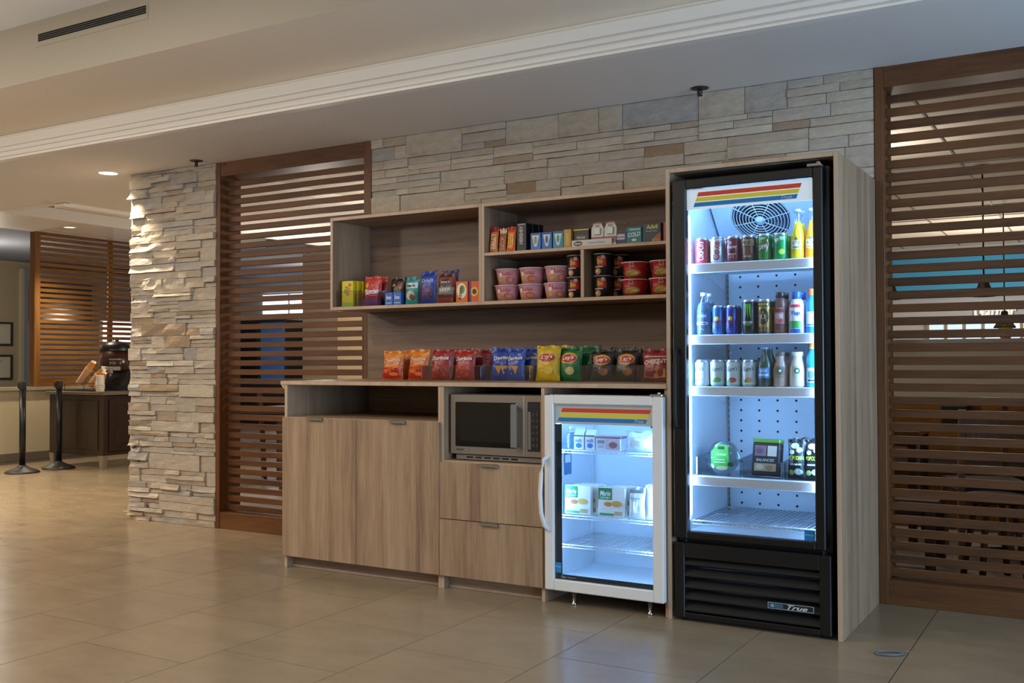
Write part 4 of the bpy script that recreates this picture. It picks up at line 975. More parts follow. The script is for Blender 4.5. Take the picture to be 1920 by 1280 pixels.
# ------------------------------------------------------------------ right shelf, upper tier
zu = 1.8005; GU = 'packs on the upper right wall shelf'
def bar(lb, x, w, h, col, tx, tc, top, y=.445, extra=None):
    def art(P, w_, h_):
        P.text(tx, 0, h_ * .45, h_ * .62, w_ * .62, tc, 0, .03, PI / 2)
        if extra: P.ell(0, h_ * .28, w_ * .34, h_ * .14, extra)
    return bag('candy_bar', lb, x, y, zu, w, h, .022, col, art, GU, 0, -.14, top, x * 3 % 5, 'candy bar')
bar('red and orange candy bar, leftmost on the upper right shelf', -1.213, .054, .148, '#c8702a', 'FRUIT', '#e8d0a0', '#b02020')
bar('gold caramel candy bar with red letters, second on the upper right shelf', -1.156, .046, .136, '#a5743a', 'TWIX', '#b81f24', '#d8c8a0')
bar('bright orange peanut candy bar, third on the upper right shelf', -1.100, .056, .142, '#d9541e', 'REESE', '#e8b83a', '#c23a1a')
bar('red candy bar behind the leftmost one', -1.213, .054, .15, '#a81d20', 'FRUIT', '#e8d0a0', '#b02020', .475)
def a_hsh(P, w, h): P.text('HERSHEY', -w * .05, h * .58, h * .66, w * .38, '#b8b2b0', 0, .03, PI / 2).rect(-w * .4, w * .4, h * .94, h * .975, '#a8a2a0')
for k in range(3): carton('chocolate_box', ('tall black chocolate box with vertical grey lettering', 'tall black chocolate box behind the lettered one', 'tall black chocolate box at the back of its row')[k], -1.030 + .012 * k, .445 + k * .05, zu, .062, .045, .155, '#151214', a_hsh if k == 0 else None, GU, -.1)
def a_vv(c):
    def f(P, w, h): P.poly([(-w * .36, h * .86), (w * .36, h * .86), (w * .12, h * .2), (-w * .12, h * .2)], '#c8d4d2').ell(0, h * .58, w * .14, h * .22, c).rect(-w * .4, w * .4, h * .90, h * .96, '#1f3f6a')
    return f
for k in range(3): carton('drink_mix_box', ('blue drink mix box next to the black chocolate box', 'blue drink mix box in the middle of three', 'teal drink mix box, right of three')[k], -.944 + k * .070, .450, zu, .062, .045, .096, ('#3f78b8', '#2c66b0', '#2f86a8')[k], a_vv(('#9c8a4a', '#2c4a7a', '#3a8a6a')[k]), GU, .04)
def a_yel(P, w, h): P.rect(-w * .2, w * .2, h * .15, h * .8, '#c7a24a')
carton('tea_box', 'narrow yellow box beside the teal drink mix box', -.747, .450, zu, .044, .06, .102, '#b8922e', a_yel, GU, .03)
def a_nk(P, w, h): P.ell(0, h * .55, w * .40, h * .16, '#2c2a28').text('Market', 0, h * .55, w * .55, h * .12, '#cfc6b4', .1, .02).rect(-w * .15, w * .15, h * .04, h * .28, '#b7a132').rect(-w * .5, w * .5, h * .93, h, '#c9a82c')
carton('tea_box', 'black and yellow box standing behind the white tray', -.674, .470, zu, .092, .06, .100, '#191614', a_nk, GU)
t = thing('display_tray', 'white cardboard display tray with black oval logo on the upper shelf', 'tray', (-.595, .435, zu), 0, GU)
MB().box(-.118, .118, 0, .002, 0, .036).box(-.118, .118, .028, .030, 0, .036).box(-.118, -.116, .002, .028, 0, .036).box(.116, .118, .002, .028, 0, .036).box(-.116, .116, .002, .028, 0, .002).build('tray_body', ink('#d8d2ca', .6), t)
Print(flat(0)).ell(-.080, .018, .026, .013, '#1a1816').text('Market', -.080, .018, .036, .010, '#e8e2da', .1, .02).text('travel medicine', .03, .020, .10, .012, '#7ba3b8').build('tray_print', t)
def wpack(lb, x):
    t = thing('blister_pack', lb, 'pack', (x, .442, zu + .003), 0, GU, -.05)
    MB().prism([(-.034, 0), (.034, 0), (.036, .088), (.024, .112), (.018, .121), (-.018, .121), (-.024, .112), (-.036, .088)], 1, .002, .016).build('card', ink('#d6d0c8', .5), t)
    MB().rbox(-.020, .020, -.006, .002, .055, .095, .004).build('blister', ink('#c3cac6', .25), t)
    Print(flat(.002)).rect(-.034, .034, .010, .045, '#8c3a38').text('PAIN', 0, .104, .026, .009, '#3a3230', 0, .02).rect(-.03, .03, .114, .119, '#a32c2a').build('card_print', t)
wpack('white medicine card with red base, left of two', -.566); wpack('white medicine card with red base, right of two', -.490)
def a_bs(P, w, h): P.rect(-w * .35, w * .35, h * .40, h * .85, '#aab4c8').rect(-w * .3, w * .3, h * .55, h * .65, '#a33a42')
carton('medicine_box', 'small navy medicine box beside the white tray', -.432, .450, zu, .066, .03, .064, '#1b2456', a_bs, GU)
def a_tl(P, w, h): P.text('COLD', 0, h * .55, w * .82, h * .26, '#cfe6e4', .15, .03, .08).rect(-w * .3, w * .4, h * .80, h * .90, '#8fc0bc').ell(0, h * .22, w * .16, h * .08, '#bfe0dc')
carton('medicine_box', 'teal medicine box on the upper right shelf', -.356, .450, zu, .085, .04, .087, '#12777c', a_tl, GU, .03)
def a_ad(P, w, h): P.text('Advil', .002, h * .80, w * .62, h * .22, '#c9c23a', 0, .03).poly([(0, 0), (w * .5, 0), (w * .5, h * .5), (w * .2, h * .35)], '#96573a').ell(w * .2, h * .12, w * .2, h * .1, '#b8763f').text('Ibuprofen', 0, h * .58, w * .6, h * .08, '#b8c4d0')
carton('medicine_box', 'dark slate medicine box with yellow lettering on the upper right shelf', -.258, .450, zu, .100, .04, .101, '#2c3d4c', a_ad, GU, .03)
carton('medicine_box', 'red medicine box next to the tall fridge on the upper shelf', -.162, .450, zu, .060, .04, .100, '#b0402e', lambda P, w, h: P.text('TYLENOL', 0, h * .6, h * .7, w * .3, '#e8d8cc', 0, .02, PI / 2), GU)

# ------------------------------------------------------------------ right shelf, lower tier: noodle cups
GN = 'noodle cups on the lower right wall shelf'
def a_pink(P, R, h): P.text('Buldak', .010, h * .70, .070, .026, '#a33640', .1, .02).ell(.026, h * .30, .026, .018, '#a3542e').ell(.026, h * .31, .019, .012, '#c87a4a').ell(-.030, h * .34, .016, .015, '#c79a3a').ell(-.030, h * .62, .010, .012, '#e6dcd6').poly([(-.036, h * .75), (-.026, h * .75), (-.031, h * .88)], '#4a3a44')
for i, x in enumerate((-1.163, -1.008, -.846)):
    for j in range(2):
        lb = ('%s pink noodle bowl, %s' % (('lower', 'upper')[j], ('leftmost stack on the wall shelf', 'middle one of the three pink stacks', 'stack beside the black noodle cups')[i]))
        cup('noodle_bowl', lb, x + (.006 if j else 0), .515, zb + j * .0915, .056, .0705, .090, '#c98a90', '#d3a0a4', a_pink, GN, (.15, -.05, .35)[i] + .1 * j)
def a_blk(P, R, h): P.rect(-.020, .030, h * .42, h * .86, '#b3241f').rect(.004, .022, h * .74, h * .90, '#b8aba0').text('Shin', -.004, h * .64, .034, .026, '#d8b04a', 0, .03).rect(-.045, .012, h * .36, h * .41, '#c8c0b4').ell(-.020, h * .18, .020, .018, '#b5784a').ell(-.024, h * .19, .010, .009, '#d8c8a8')
for i, (x, y, r) in enumerate(((-.718, .500, .1), (-.556, .495, .15), (-.500, .600, .0))):
    for j in range(2):
        lb = '%s tall black noodle cup %s' % (('lower', 'upper')[j], ('left of the shelf divider', 'right of the shelf divider', 'behind the one right of the divider')[i])
        cup('noodle_cup', lb, x, y, zb + j * .1175, .042, .0495, .116, '#1a2224', '#8f8a86', a_blk, GN, r, rim='#8d8f90')
def a_red(P, R, h): P.rect(-.006, .020, h * .70, h * .93, '#b8a8a0').rect(-.002, .016, h * .76, h * .87, '#8a3a34').ell(.008, h * .34, .050, .020, '#8a6428').ell(.014, h * .36, .038, .014, '#c99a4a').ell(-.010, h * .30, .012, .007, '#6f8a3a').ell(.030, h * .32, .012, .008, '#d8c890').rect(-.060, -.048, h * .45, h * .85, '#2c2022')
for i, x in enumerate((-.382, -.222)):
    for j in range(2):
        lb = '%s red noodle bowl %s' % (('lower', 'upper')[j], ('in the left red stack', 'in the stack next to the tall fridge')[i])
        cup('noodle_bowl', lb, x + .004 * j, .515, zb + j * .0905, .058, .0715, .089, '#a81d22', '#c8bcb4', a_red, GN, .1 * i)

# ------------------------------------------------------------------ chip bags on the counter
zc = 1.0815; GC = 'chip bags along the counter'
def a_chee(P, w, h): P.text('Cheetos', 0, h * .66, w * .74, h * .14, '#3a2010', .25, .03, .12).text('Cheetos', .002, h * .665, w * .74, h * .14, '#f0d9a8', .25, .012, .12).rect(-w * .46, w * .46, h * .04, h * .40, '#a8241c').ell(-w * .15, h * .28, w * .2, h * .07, '#d8651c').ell(w * .15, h * .18, w * .2, h * .06, '#e0752a').ell(w * .05, h * .36, w * .18, h * .05, '#c9501a')
def a_dor(P, w, h): P.text('Doritos', 0, h * .70, w * .82, h * .16, '#181010', .1, .06, .06).text('Doritos', 0, h * .70, w * .76, h * .13, '#efe8e2', .1, .02, .06).poly([(-w * .30, h * .08), (w * .30, h * .14), (w * .02, h * .46)], '#b8542c').poly([(-w * .38, h * .30), (w * .02, h * .20), (-w * .10, h * .48)], '#c76a34')
def a_dorb(P, w, h): P.text('Doritos', .004, h * .68, w * .78, h * .15, '#10162a', .1, .06, .10).text('Doritos', .004, h * .68, w * .72, h * .12, '#e8ecf2', .1, .02, .10).poly([(-w * .28, h * .42), (w * .02, h * .44), (-w * .10, h * .16)], '#c98a34').poly([(-w * .05, h * .43), (w * .26, h * .43), (w * .10, h * .17)], '#d89c44')
def a_lay(bg):
    def f(P, w, h): P.ell(0, h * .66, w * .34, h * .17, '#d9a92a').ell(0, h * .65, w * .32, h * .12, '#b3262a').text("Lay's", 0, h * .66, w * .46, h * .15, '#f2ece2', .15, .02, .1).ell(w * .10, h * .28, w * .18, h * .12, bg)
    return f
def a_chz(P, w, h): P.text('CHEEZ-IT', 0, h * .60, w * .78, h * .13, '#f0e4dc', .2, .03, .08).rect(-w * .40, w * .40, h * .74, h * .77, '#e0c8c0').poly([(-w * .40, h * .12), (w * .1, h * .08), (w * .16, h * .42), (-w * .34, h * .40)], '#c77a3a').poly([(-w * .05, h * .10), (w * .36, h * .12), (w * .34, h * .38), (w * .02, h * .40)], '#d89448')
YC = .375
rows = [
 ('orange cheese puff bag at the left end of the counter', -1.872, YC, .150, .170, .062, '#cf6a1a', a_chee, '#d8801f', .03, 0.3),
 ('orange cheese puff bag second from the left on the counter', -1.700, YC + .02, .150, .178, .064, '#cf6a1a', a_chee, '#d8801f', -.04, 1.2),
 ('orange cheese puff bag behind the leftmost one', -1.800, YC + .09, .150, .175, .06, '#c9651a', None, '#d8801f', 0, 1.8),
 ('red tortilla chip bag next to the orange bags', -1.540, YC + .02, .142, .178, .062, '#9c2423', a_dor, None, 0.05, 2.5),
 ('red tortilla chip bag beside the other red bag', -1.384, YC + .03, .142, .172, .062, '#a52624', a_dor, None, -.05, 3.1),
 ('red tortilla chip bag behind the gap between the red bags', -1.455, YC + .11, .142, .182, .06, '#8d2020', None, None, 0, 3.7),
 ('dark red tortilla chip bag behind the right red bag', -1.312, YC + .12, .142, .176, .06, '#7d1d1e', None, None, .3, 4.4),
 ('blue tortilla chip bag, left of the blue group', -1.138, YC + .04, .145, .182, .062, '#1c3f94', a_dorb, None, .22, 5.0),
 ('blue tortilla chip bag, middle of the blue group', -1.045, YC + .02, .125, .178, .058, '#1f479f', a_dorb, None, -.05, 5.6),
 ('blue tortilla chip bag at the back of the blue group', -.985, YC + .09, .130, .182, .06, '#1a3a8c', a_dorb, None, -.1, 6.1),
 ('yellow potato chip bag in the middle of the counter', -.842, YC + .02, .145, .190, .064, '#d3b01e', a_lay('#d8b84a'), None, .08, 6.8),
 ('yellow potato chip bag behind the front yellow one', -.800, YC + .10, .140, .192, .06, '#c9a51c', None, None, 0, 7.2),
 ('green potato chip bag next to the yellow bag', -.725, YC + .05, .150, .182, .062, '#1d6b38', a_lay('#b8b27a'), None, -.06, 7.7),
 ('green potato chip bag behind the front green one', -.655, YC + .12, .150, .190, .06, '#1a6334', None, None, 0, 8.3),
 ('black potato chip bag with yellow oval, left of the pair', -.530, YC + .05, .140, .166, .060, '#231c18', a_lay('#8a5a34'), None, .05, 8.8),
 ('black potato chip bag with yellow oval, right of the pair', -.385, YC + .04, .145, .170, .062, '#28201a', a_lay('#9a6238'), None, -.05, 9.4),
 ('black potato chip bag behind the gap of the black pair', -.455, YC + .13, .145, .182, .06, '#1c1613', None, None, 0, 9.9),
 ('black potato chip bag behind the right black one', -.376, YC + .13, .140, .172, .06, '#1c1613', None, None, .2, 10.4),
 ('red cheese cracker bag near the tall fridge', -.215, YC + .02, .155, .166, .060, '#8f2224', a_chz, None, .06, 11.0),
 ('yellow cracker bag half hidden by the tall fridge surround', -.100, YC + .00, .11, .12, .05, '#c9a52a', None, None, -.1, 11.5),
]
for lb, x, y, w_, h_, th, col, art, top, rz, sd in rows:
    bag('chip_bag', lb, x, y, zc + .0025, w_, h_, th, col, art, GC, rz, -.13, top, sd, 'chip bag')
for k, (xa, xb, lb) in enumerate(((-1.632, -1.228, 'clear acrylic bin in front of the red chip bags'), (-1.224, -.917, 'clear acrylic bin in front of the blue chip bags'), (-.615, -.302, 'clear acrylic bin in front of the black chip bags'), (-.298, -.05, 'clear acrylic bin in front of the red cracker bag'))):
    bin_('clear_bin', lb, xa, xb, YC - .045, YC + .20, zc, .085, .09, 'clear bins along the counter')
# ================================================================== coffee corner at the far left
sbox('wall_half', -9.86, -9.70, -2.0, 5.5, 0, .86, mat('half_wall_paint', '#c9bd9b', .8), 'cream half wall behind the queue posts')
sbox('trim_4', -9.90, -9.655, -2.0, 5.54, .86, .90, mat('stone_cap', '#a59a84', .45), 'grey cap on the half wall')
sbox('baseboard_left', -9.70, -9.685, -2.0, 5.5, 0, .10, mat('base_grey', '#75695a', .6), 'grey baseboard of the half wall')
t = thing('slatted_divider', 'honey brown slatted wooden divider standing on the half wall', 'screen')
MB().rbox(-9.80, -9.70, 3.37, 3.45, .9005, 2.825, .003).build('post', M_OAKZ, t)
MB().rbox(-9.80, -9.70, 5.40, 5.48, .9005, 2.825, .003).build('post', M_OAKZ, t)
MB().rbox(-9.765, -9.735, 4.47, 4.54, 1.02, 2.80, .002).build('mullion', M_OAKZ, t)
MB().rbox(-9.79, -9.71, 3.45, 5.40, .9005, 1.02, .003).build('bottom_rail', M_OAKY, t)
MB().rbox(-9.79, -9.71, 3.45, 5.40, 2.80, 2.826, .003).build('top_rail', M_OAKY, t)
me = MB().rbox(-9.735, -9.710, 3.45, 5.40, 0, .041, .002).mesh('slat', [M_OAKY])
k = 0
while 2.735 - .065 * k > 1.03: link('slat', me, t, (0, 0, 2.735 - .065 * k)); k += 1
# coffee table
t = thing('coffee_table', 'dark espresso wood coffee station cabinet with metal feet', 'cabinet')
MB().rbox(-8.84, -7.89, 2.985, 4.35, .155, .828, .004).build('carcass', M_ESPR, t)
MB().rbox(-8.87, -7.86, 2.96, 4.38, .830, .866, .004).build('top', mat('counter_stone', '#6f6250', .4), t)
for y0 in (3.06, 3.70):
    d = MB().rbox(-7.889, -7.872, y0, y0 + .60, .20, .79, .003).build('door', M_ESPR, t)
    MB().rbox(-7.872, -7.866, y0 + .08, y0 + .52, .28, .71, .003).build('inset', M_ESPR, d)
MB().rbox(-8.77, -7.97, 2.975, 2.986, .22, .77, .003).build('side_inset', M_ESPR, t)
for x in (-8.80, -7.93):
    for y in (3.02, 4.31):
        MB().add([(x - .045, y - .035, .155), (x + .04, y - .035, .155), (x + .04, y + .035, .155), (x - .045, y + .035, .155), (x - .03, y - .022, 0), (x + .025, y - .022, 0), (x + .025, y + .022, 0), (x - .03, y + .022, 0)],
                 [(0, 1, 2, 3), (7, 6, 5, 4), (1, 0, 4, 5), (2, 1, 5, 6), (3, 2, 6, 7), (0, 3, 7, 4)]).build('foot', M_STEEL, t)
def urn(lb, x, y):
    t = thing('coffee_urn', lb, 'coffee urn', (x, y, .866), .6); t.scale = (1.1, 1.1, .79)
    MB().lathe([(.17, 0), (.17, .02), (.13, .03)], 24).build('base', M_BLACK, t)
    MB().rbox(-.12, .12, .02, .15, .02, .32, .01).build('stand', M_BLACK, t)
    MB().lathe([(.150, .30), (.158, .32), (.158, .60)], 28).build('tank', mat('coffee_brown', '#3d231a', .2), t)
    MB().lathe([(.162, .58), (.162, .60), (.150, .67), (.10, .72), (.03, .735), (.03, .755), (.001, .757)], 28).build('lid', M_BLACK, t)
    MB().rbox(-.03, .03, -.19, -.12, .25, .33, .008).tube([(0, -.17, .26), (0, -.17, .20)], .012).build('tap', M_CHROME, t)
    MB().rbox(-.10, .10, -.165, -.155, .30, .36, .004).build('name_plate', mat('plate_silver', '#9a9490', .4, .5), t)
    Print(lambda u, v, e: ((.158 + e) * math.sin(u / .158), -(.158 + e) * math.cos(u / .158), v), .001).rect(-.02, .10, .46, .472, '#b8a8a0').build('tank_print', t)
urn('black coffee urn with a brown tank on the espresso cabinet', -8.30, 3.47)
urn('second black coffee urn, half hidden behind the stone pier', -8.14, 3.90)
def cupstack(lb, base, direction, n, r0, r1, col, g):
    d = Vector(direction).normalized(); q = d.to_track_quat('Z', 'Y').to_euler()
    t = thing('cup_stack', lb, 'paper cups', base, 0, g); t.rotation_euler = q
    for k in range(n - 1):
        z = k * .024
        MB().lathe([(r1 * .93, z), (r1, z + .001), (r1 + .003, z + .004), (r1, z + .008), (r1 * .94, z + .022)], 18, [0, 1, 1, 0]).build('cup', [ink(col, .5), ink('#e9ddc8', .5)], t)
    z = (n - 1) * .024
    MB().lathe([(r1 + .003, z), (r1 + .003, z + .006), (r1, z + .008), (r0, z + .105), (r0 * .96, z + .112), (r0 * .9, z + .108), (.001, z + .105)], 18, [1, 1, 0, 1, 1, 1]).build('cup', [ink(col, .5), ink('#e9ddc8', .5)], t)
GCUP = 'stacked paper cups on the coffee cabinet'
cupstack('tallest tilted stack of orange paper cups on the coffee cabinet', (-8.55, 3.17, .955), (.60, .10, .72), 10, .030, .043, '#d0883a', GCUP)
cupstack('middle tilted stack of orange paper cups', (-8.36, 3.17, .93), (.66, .10, .62), 8, .030, .043, '#d0883a', GCUP)
cupstack('short tilted stack of orange paper cups near the urn', (-8.17, 3.12, .91), (.50, .06, .80), 5, .030, .043, '#d0883a', GCUP)
cupstack('upright stack of white lids between the orange cups', (-8.00, 3.03, .868), (0, 0, 1), 4, .042, .045, '#e2dccb', GCUP)
t = thing('cup_rack', 'black wire rack holding the tilted cup stacks', 'rack')
b = MB()
for y in (3.08, 3.34):
    b.tube([(-8.70, y, .87), (-8.70, y, .96), (-8.18, y, .96), (-8.18, y, .87), (-8.70, y, .87)], .004, 5)
for x in (-8.70, -8.53, -8.36, -8.18): b.tube([(x, 3.08, .96), (x, 3.34, .96)], .004, 5); b.tube([(x, 3.08, .87), (x, 3.34, .87)], .004, 5)
b.build('wire_frame', M_BLACKM, t)
# queue posts
def stanchion(lb, x, y):
    t = thing('queue_post', lb, 'queue post', (x, y, 0), 0, 'black queue posts')
    MB().lathe([(.175, 0), (.178, .012), (.165, .022), (.08, .055), (.042, .075), (.040, .085)], 32).build('base', mat('post_base', '#2b2824', .45), t)
    MB().lathe([(.033, .08), (.033, .93)], 20).build('pole', M_BLACK, t)
    h = MB().lathe([(.034, .90), (.036, .905), (.036, .985), (.030, .992), (.001, .993)], 20).build('head', M_BLACKM, t)
    MB().rbox(-.062, -.030, -.022, .022, .915, .975, .004).build('belt_slot', M_BLACKM, h)
stanchion('black retractable belt queue post, nearer one on the left', -8.43, 2.375)
stanchion('black retractable belt queue post beside the coffee cabinet', -8.475, 2.85)
# far room seen past the divider
def picture(lb, y0, y1, z0, z1, art):
    t = thing('framed_picture', lb, 'picture', (0, 0, 0), 0, 'framed botanical prints')
    X = -13.395
    b = MB()
    for a in ((y0, y1, z0, z0 + .03), (y0, y1, z1 - .03, z1), (y0, y0 + .03, z0 + .03, z1 - .03), (y1 - .03, y1, z0 + .03, z1 - .03)): b.box(X, X + .03, *a)
    b.build('frame', mat('frame_dark', '#3b3632', .5), t)
    MB().box(X, X + .012, y0 + .03, y1 - .03, z0 + .03, z1 - .03).build('mount', mat('mount_paper', '#c9c4ae', .8), t)
    P = Print(lambda u, v, e: (X + .012 + e, u, v), .001); art(P, (y0 + y1) / 2, (z0 + z1) / 2); P.build('print', t)
def leaf1(P, c, z):
    for k in range(9):
        a = k * .7; P.ell(c - .05 + .15 * math.cos(a) * (k / 9), z + .12 * math.sin(a * 1.3), .025, .014, '#4a4636')
    P.rect(c - .02, c - .012, z - .13, z + .1, '#4a4636')
def leaf2(P, c, z):
    for k in range(6): P.ell(c + .03 * k - .05, z + .03 * k - .06, .035, .008, '#8a7f6c')
picture('framed botanical print, upper one on the far left wall', 4.87, 5.475, 1.474, 1.85, leaf1)
picture('framed botanical print, lower one on the far left wall', 4.87, 5.475, .935, 1.33, leaf2)
sbox('trim_5', -13.40, -13.33, 5.60, 5.76, 0, 2.72, mat('pilaster', '#cfc3a6', .8), 'pale pilaster on the far wall')
sbox('wall_far_panel', -13.0, -12.92, 5.43, 9.4, 0, 2.72, mat('slate_paint', '#73777f', .85), 'slate blue wall behind the divider')
t = thing('television', 'black wall television seen past and through the honey divider', 'television')
MB().rbox(-12.90, -12.83, 5.45, 6.55, 1.85, 2.49, .006).build('casing', M_BLACK, t)
MB().box(-12.829, -12.826, 5.48, 6.52, 1.88, 2.46).build('screen', mat('tv_screen', '#08090b', .15), t)
MB().box(-12.92, -12.90, 5.7, 6.1, 2.0, 2.3).build('wall_mount', M_BLACKM, t)
w1 = struct('window_1', MB().box(-12.915, -12.90, 6.78, 7.50, 1.0, 1.90), [mat('day_window', '#dce9ff', .3, 0, 2.2)], 'bright daylight window behind the honey divider')
MB().box(-12.90, -12.87, 6.74, 6.78, .96, 1.94).box(-12.90, -12.87, 7.50, 7.54, .96, 1.94).box(-12.90, -12.87, 6.78, 7.50, .96, 1.0).box(-12.90, -12.87, 6.78, 7.50, 1.90, 1.94).build('window_frame', M_WHITE, w1)

# ================================================================== dining room behind the screens
M_GT = mat('greige_paint', '#9a8d7c', .85)
sbox('wall_dining', -7.87, -0.9, 6.2, 6.3, 0, 2.70, M_GT, 'greige wall of the dining room')
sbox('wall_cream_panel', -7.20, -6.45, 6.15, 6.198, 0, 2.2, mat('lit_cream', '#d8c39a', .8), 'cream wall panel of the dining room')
w2 = struct('window_2', MB().box(-6.73, -6.60, 6.13, 6.148, .95, 1.95), [mat('day_window', '#dce9ff', .3, 0, 2.2)], 'narrow bright window in the dining room')
MB().box(-6.75, -6.73, 6.12, 6.149, .93, 1.97).box(-6.60, -6.58, 6.12, 6.149, .93, 1.97).box(-6.73, -6.60, 6.12, 6.149, 1.40, 1.45).build('window_frame', M_BLACKM, w2)
sbox('wall_end', -13.4, 3.2, 10.1, 10.2, 0, 2.8, mat('end_paint', '#b9bcc2', .85), 'pale end wall far behind')
w3 = struct('window_3', MB().box(-12.4, -11.0, 10.05, 10.098, 2.13, 2.50), [mat('day_window', '#dce9ff', .3, 0, 2.2)], 'bright transom window far behind the left screen')
MB().box(-12.42, -10.98, 10.03, 10.06, 2.10, 2.13).box(-12.42, -10.98, 10.03, 10.06, 2.50, 2.53).box(-11.72, -11.69, 10.03, 10.06, 2.13, 2.50).build('window_frame', M_WHITE, w3)
t = thing('vending_machine', 'black and blue vending machine far behind the left screen', 'vending machine')
MB().rbox(-12.7, -11.15, 9.35, 10.0, 0, 1.98, .01).build('body', M_BLACKM, t)
MB().rbox(-11.75, -11.17, 9.33, 9.352, .80, 1.93, .006).build('blue_front', mat('blue_panel', '#1d5ea6', .35, 0, .12), t)
MB().rbox(-12.6, -11.85, 9.33, 9.352, .80, 1.93, .006).build('glass_front', mat('dark_glass', '#0a1016', .1), t)
MB().rbox(-12.5, -11.3, 9.33, 9.352, .15, .55, .006).build('delivery_door', M_BLACK, t)
t = thing('exit_sign', 'small red lit sign high behind the left screen', 'sign')
MB().rbox(-8.26, -8.02, 6.60, 6.64, 2.02, 2.16, .004).build('housing', M_WHITE, t)
MB().box(-8.25, -8.03, 6.594, 6.599, 2.03, 2.15).build('red_face', mat('exit_red', '#e0563f', .4, 0, .7), t)
MB().tube([(-8.14, 6.62, 2.16), (-8.14, 6.62, 2.83)], .008).build('stem', M_WHITE, t)
M_DWOOD = wood('dark_table_wood', ('#2a180c', '#3f2613', '#523318'), 0, .62)
def table(lb, x, y, w_, dp, h, m, leg):
    t = thing('dining_table', lb, 'table', (x, y, 0), 0, 'tables in the dining room')
    MB().rbox(-w_ / 2, w_ / 2, -dp / 2, dp / 2, h - .035, h, .004).build('table_top', m, t)
    for sx in (-1, 1):
        for sy in (-1, 1): MB().rbox(sx * (w_ / 2 - .05) - .025, sx * (w_ / 2 - .05) + .025, sy * (dp / 2 - .05) - .025, sy * (dp / 2 - .05) + .025, 0, h - .035, .003).build('leg', leg, t)
    MB().box(-w_ / 2 + .07, w_ / 2 - .07, -dp / 2 + .04, -dp / 2 + .06, h - .10, h - .035).box(-w_ / 2 + .07, w_ / 2 - .07, dp / 2 - .06, dp / 2 - .04, h - .10, h - .035).build('apron', leg, t)
    return t
def chair(lb, x, y, rz, m, seat, sh=.45, bh=.90):
    t = thing('dining_chair', lb, 'chair', (x, y, 0), rz, 'chairs in the dining room')
    MB().rbox(-.21, .21, -.21, .21, sh - .035, sh + .02, .01).build('seat', seat, t)
    for sx in (-1, 1):
        MB().rbox(sx * .19 - .018, sx * .19 + .018, -.205, -.169, 0, sh - .035, .003).build('leg', m, t)
        MB().prism([(.165, 0), (.20, 0), (.215, sh), (.25, bh), (.222, bh), (.185, sh)], 0, sx * .19 - .018, sx * .19 + .018).build('leg', m, t)
    MB().rbox(-.17, .17, .205, .225, bh - .22, bh - .05, .004).build('backrest', m, t)
    MB().box(-.17, .17, -.195, -.180, .14, .165).build('stretcher', m, t)
    MB().box(-.17, .17, .175, .19, .20, .225).build('stretcher', m, t)
    return t
table('dark dining table seen low through the left screen', -5.0, 2.75, .80, .80, .76, M_DWOOD, M_DWOOD)
chair('dark wood chair by the table behind the left screen', -5.55, 3.35, 2.4, M_DWOOD, M_BLACKM)
# right half: partition, sign, booth and tall tables
sbox('wall_partition', -0.9, 3.0, 5.0, 5.12, 0, 1.30, mat('partition_paint', '#a8a296', .85), 'pale partition wall in the dining room')
sbox('trim_6', -0.95, 3.0, 4.96, 5.16, 1.30, 1.37, mat('ledge_grey', '#8f8e90', .5), 'grey ledge on the partition wall')
sbox('wall_dining_side', -0.98, -0.9, 5.0, 10.1, 0, 2.70, mat('side_paint', '#cdbfae', .85), 'cream side wall of the dining room')
t = thing('blue_wall_panel', 'bright blue painted panel on the back wall of the dining room', 'wall panel')
MB().rbox(-.88, 2.9, 10.02, 10.098, 2.02, 2.56, .004).build('panel_board', mat('sky_blue_paint', '#3f9bd0', .7, 0, 0), t)
w4 = struct('window_4', MB().box(-.30, 1.5, 10.05, 10.098, 1.42, 1.72), [mat('day_window_soft', '#b9d2e6', .3, 0, .9)], 'row of small windows under the blue panel')
b = MB()
for k in range(9): b.box(-.33 + k * .225, -.29 + k * .225, 10.02, 10.06, 1.38, 1.76)
b.box(-.33, 1.51, 10.02, 10.06, 1.38, 1.42).box(-.33, 1.51, 10.02, 10.06, 1.72, 1.76).build('window_frame', M_GT, w4)
t = thing('gather_sign', 'white script word sign on the back wall of the dining room', 'sign', (.52, 9.96, 1.83))
vs, fs = text_geo('Gather', .25, .03)
b = MB(); n = len(vs); V = [(u * .50, -.02, v * .24) for u, v in vs] + [(u * .50, .02, v * .24) for u, v in vs]
b.add(V, [f for f in fs] + [tuple(n + k for k in f[::-1]) for f in fs])
b.build('lettering', mat('sign_white', '#eef2f4', .5, 0, .25), t)
MB().box(-.2, .2, .02, .135, -.01, .01).build('standoff_bar', M_STEEL, t)
def pendant(lb, x, y, z, r):
    t = thing('pendant_lamp', lb, 'lamp', (x, y, z), 0, 'pendant lamps in the dining room')
    MB().tube([(0, 0, .16), (0, 0, 2.70 - z)], .007).build('cord', M_BLACK, t)
    MB().lathe([(.015, .17), (.03, .16), (.035, .12), (r * .55, .08), (r, .01), (r, 0), (r - .006, 0), (r * .5, .072), (.02, .10)], 24).build('shade', M_BLACKM, t)
    MB().lathe([(.001, .012), (r * .85, .014), (r * .8, .03)], 20).build('bulb', mat('lamp_lens_3', '#fff0d6', .4, 0, 3), t)
    MB().lathe([(.05, 2.699 - z), (.05, 2.68 - z), (.01, 2.675 - z)], 16).build('ceiling_rose', M_BLACK, t)
pendant('black pendant lamp hanging in the middle of the right screen view', .94, 4.2, 1.68, .085)
pendant('black pendant lamp close to the tall fridge side', .25, 4.2, 1.68, .085)
pendant('smaller looking pendant lamp far back in the dining room', .90, 6.5, 1.50, .10)
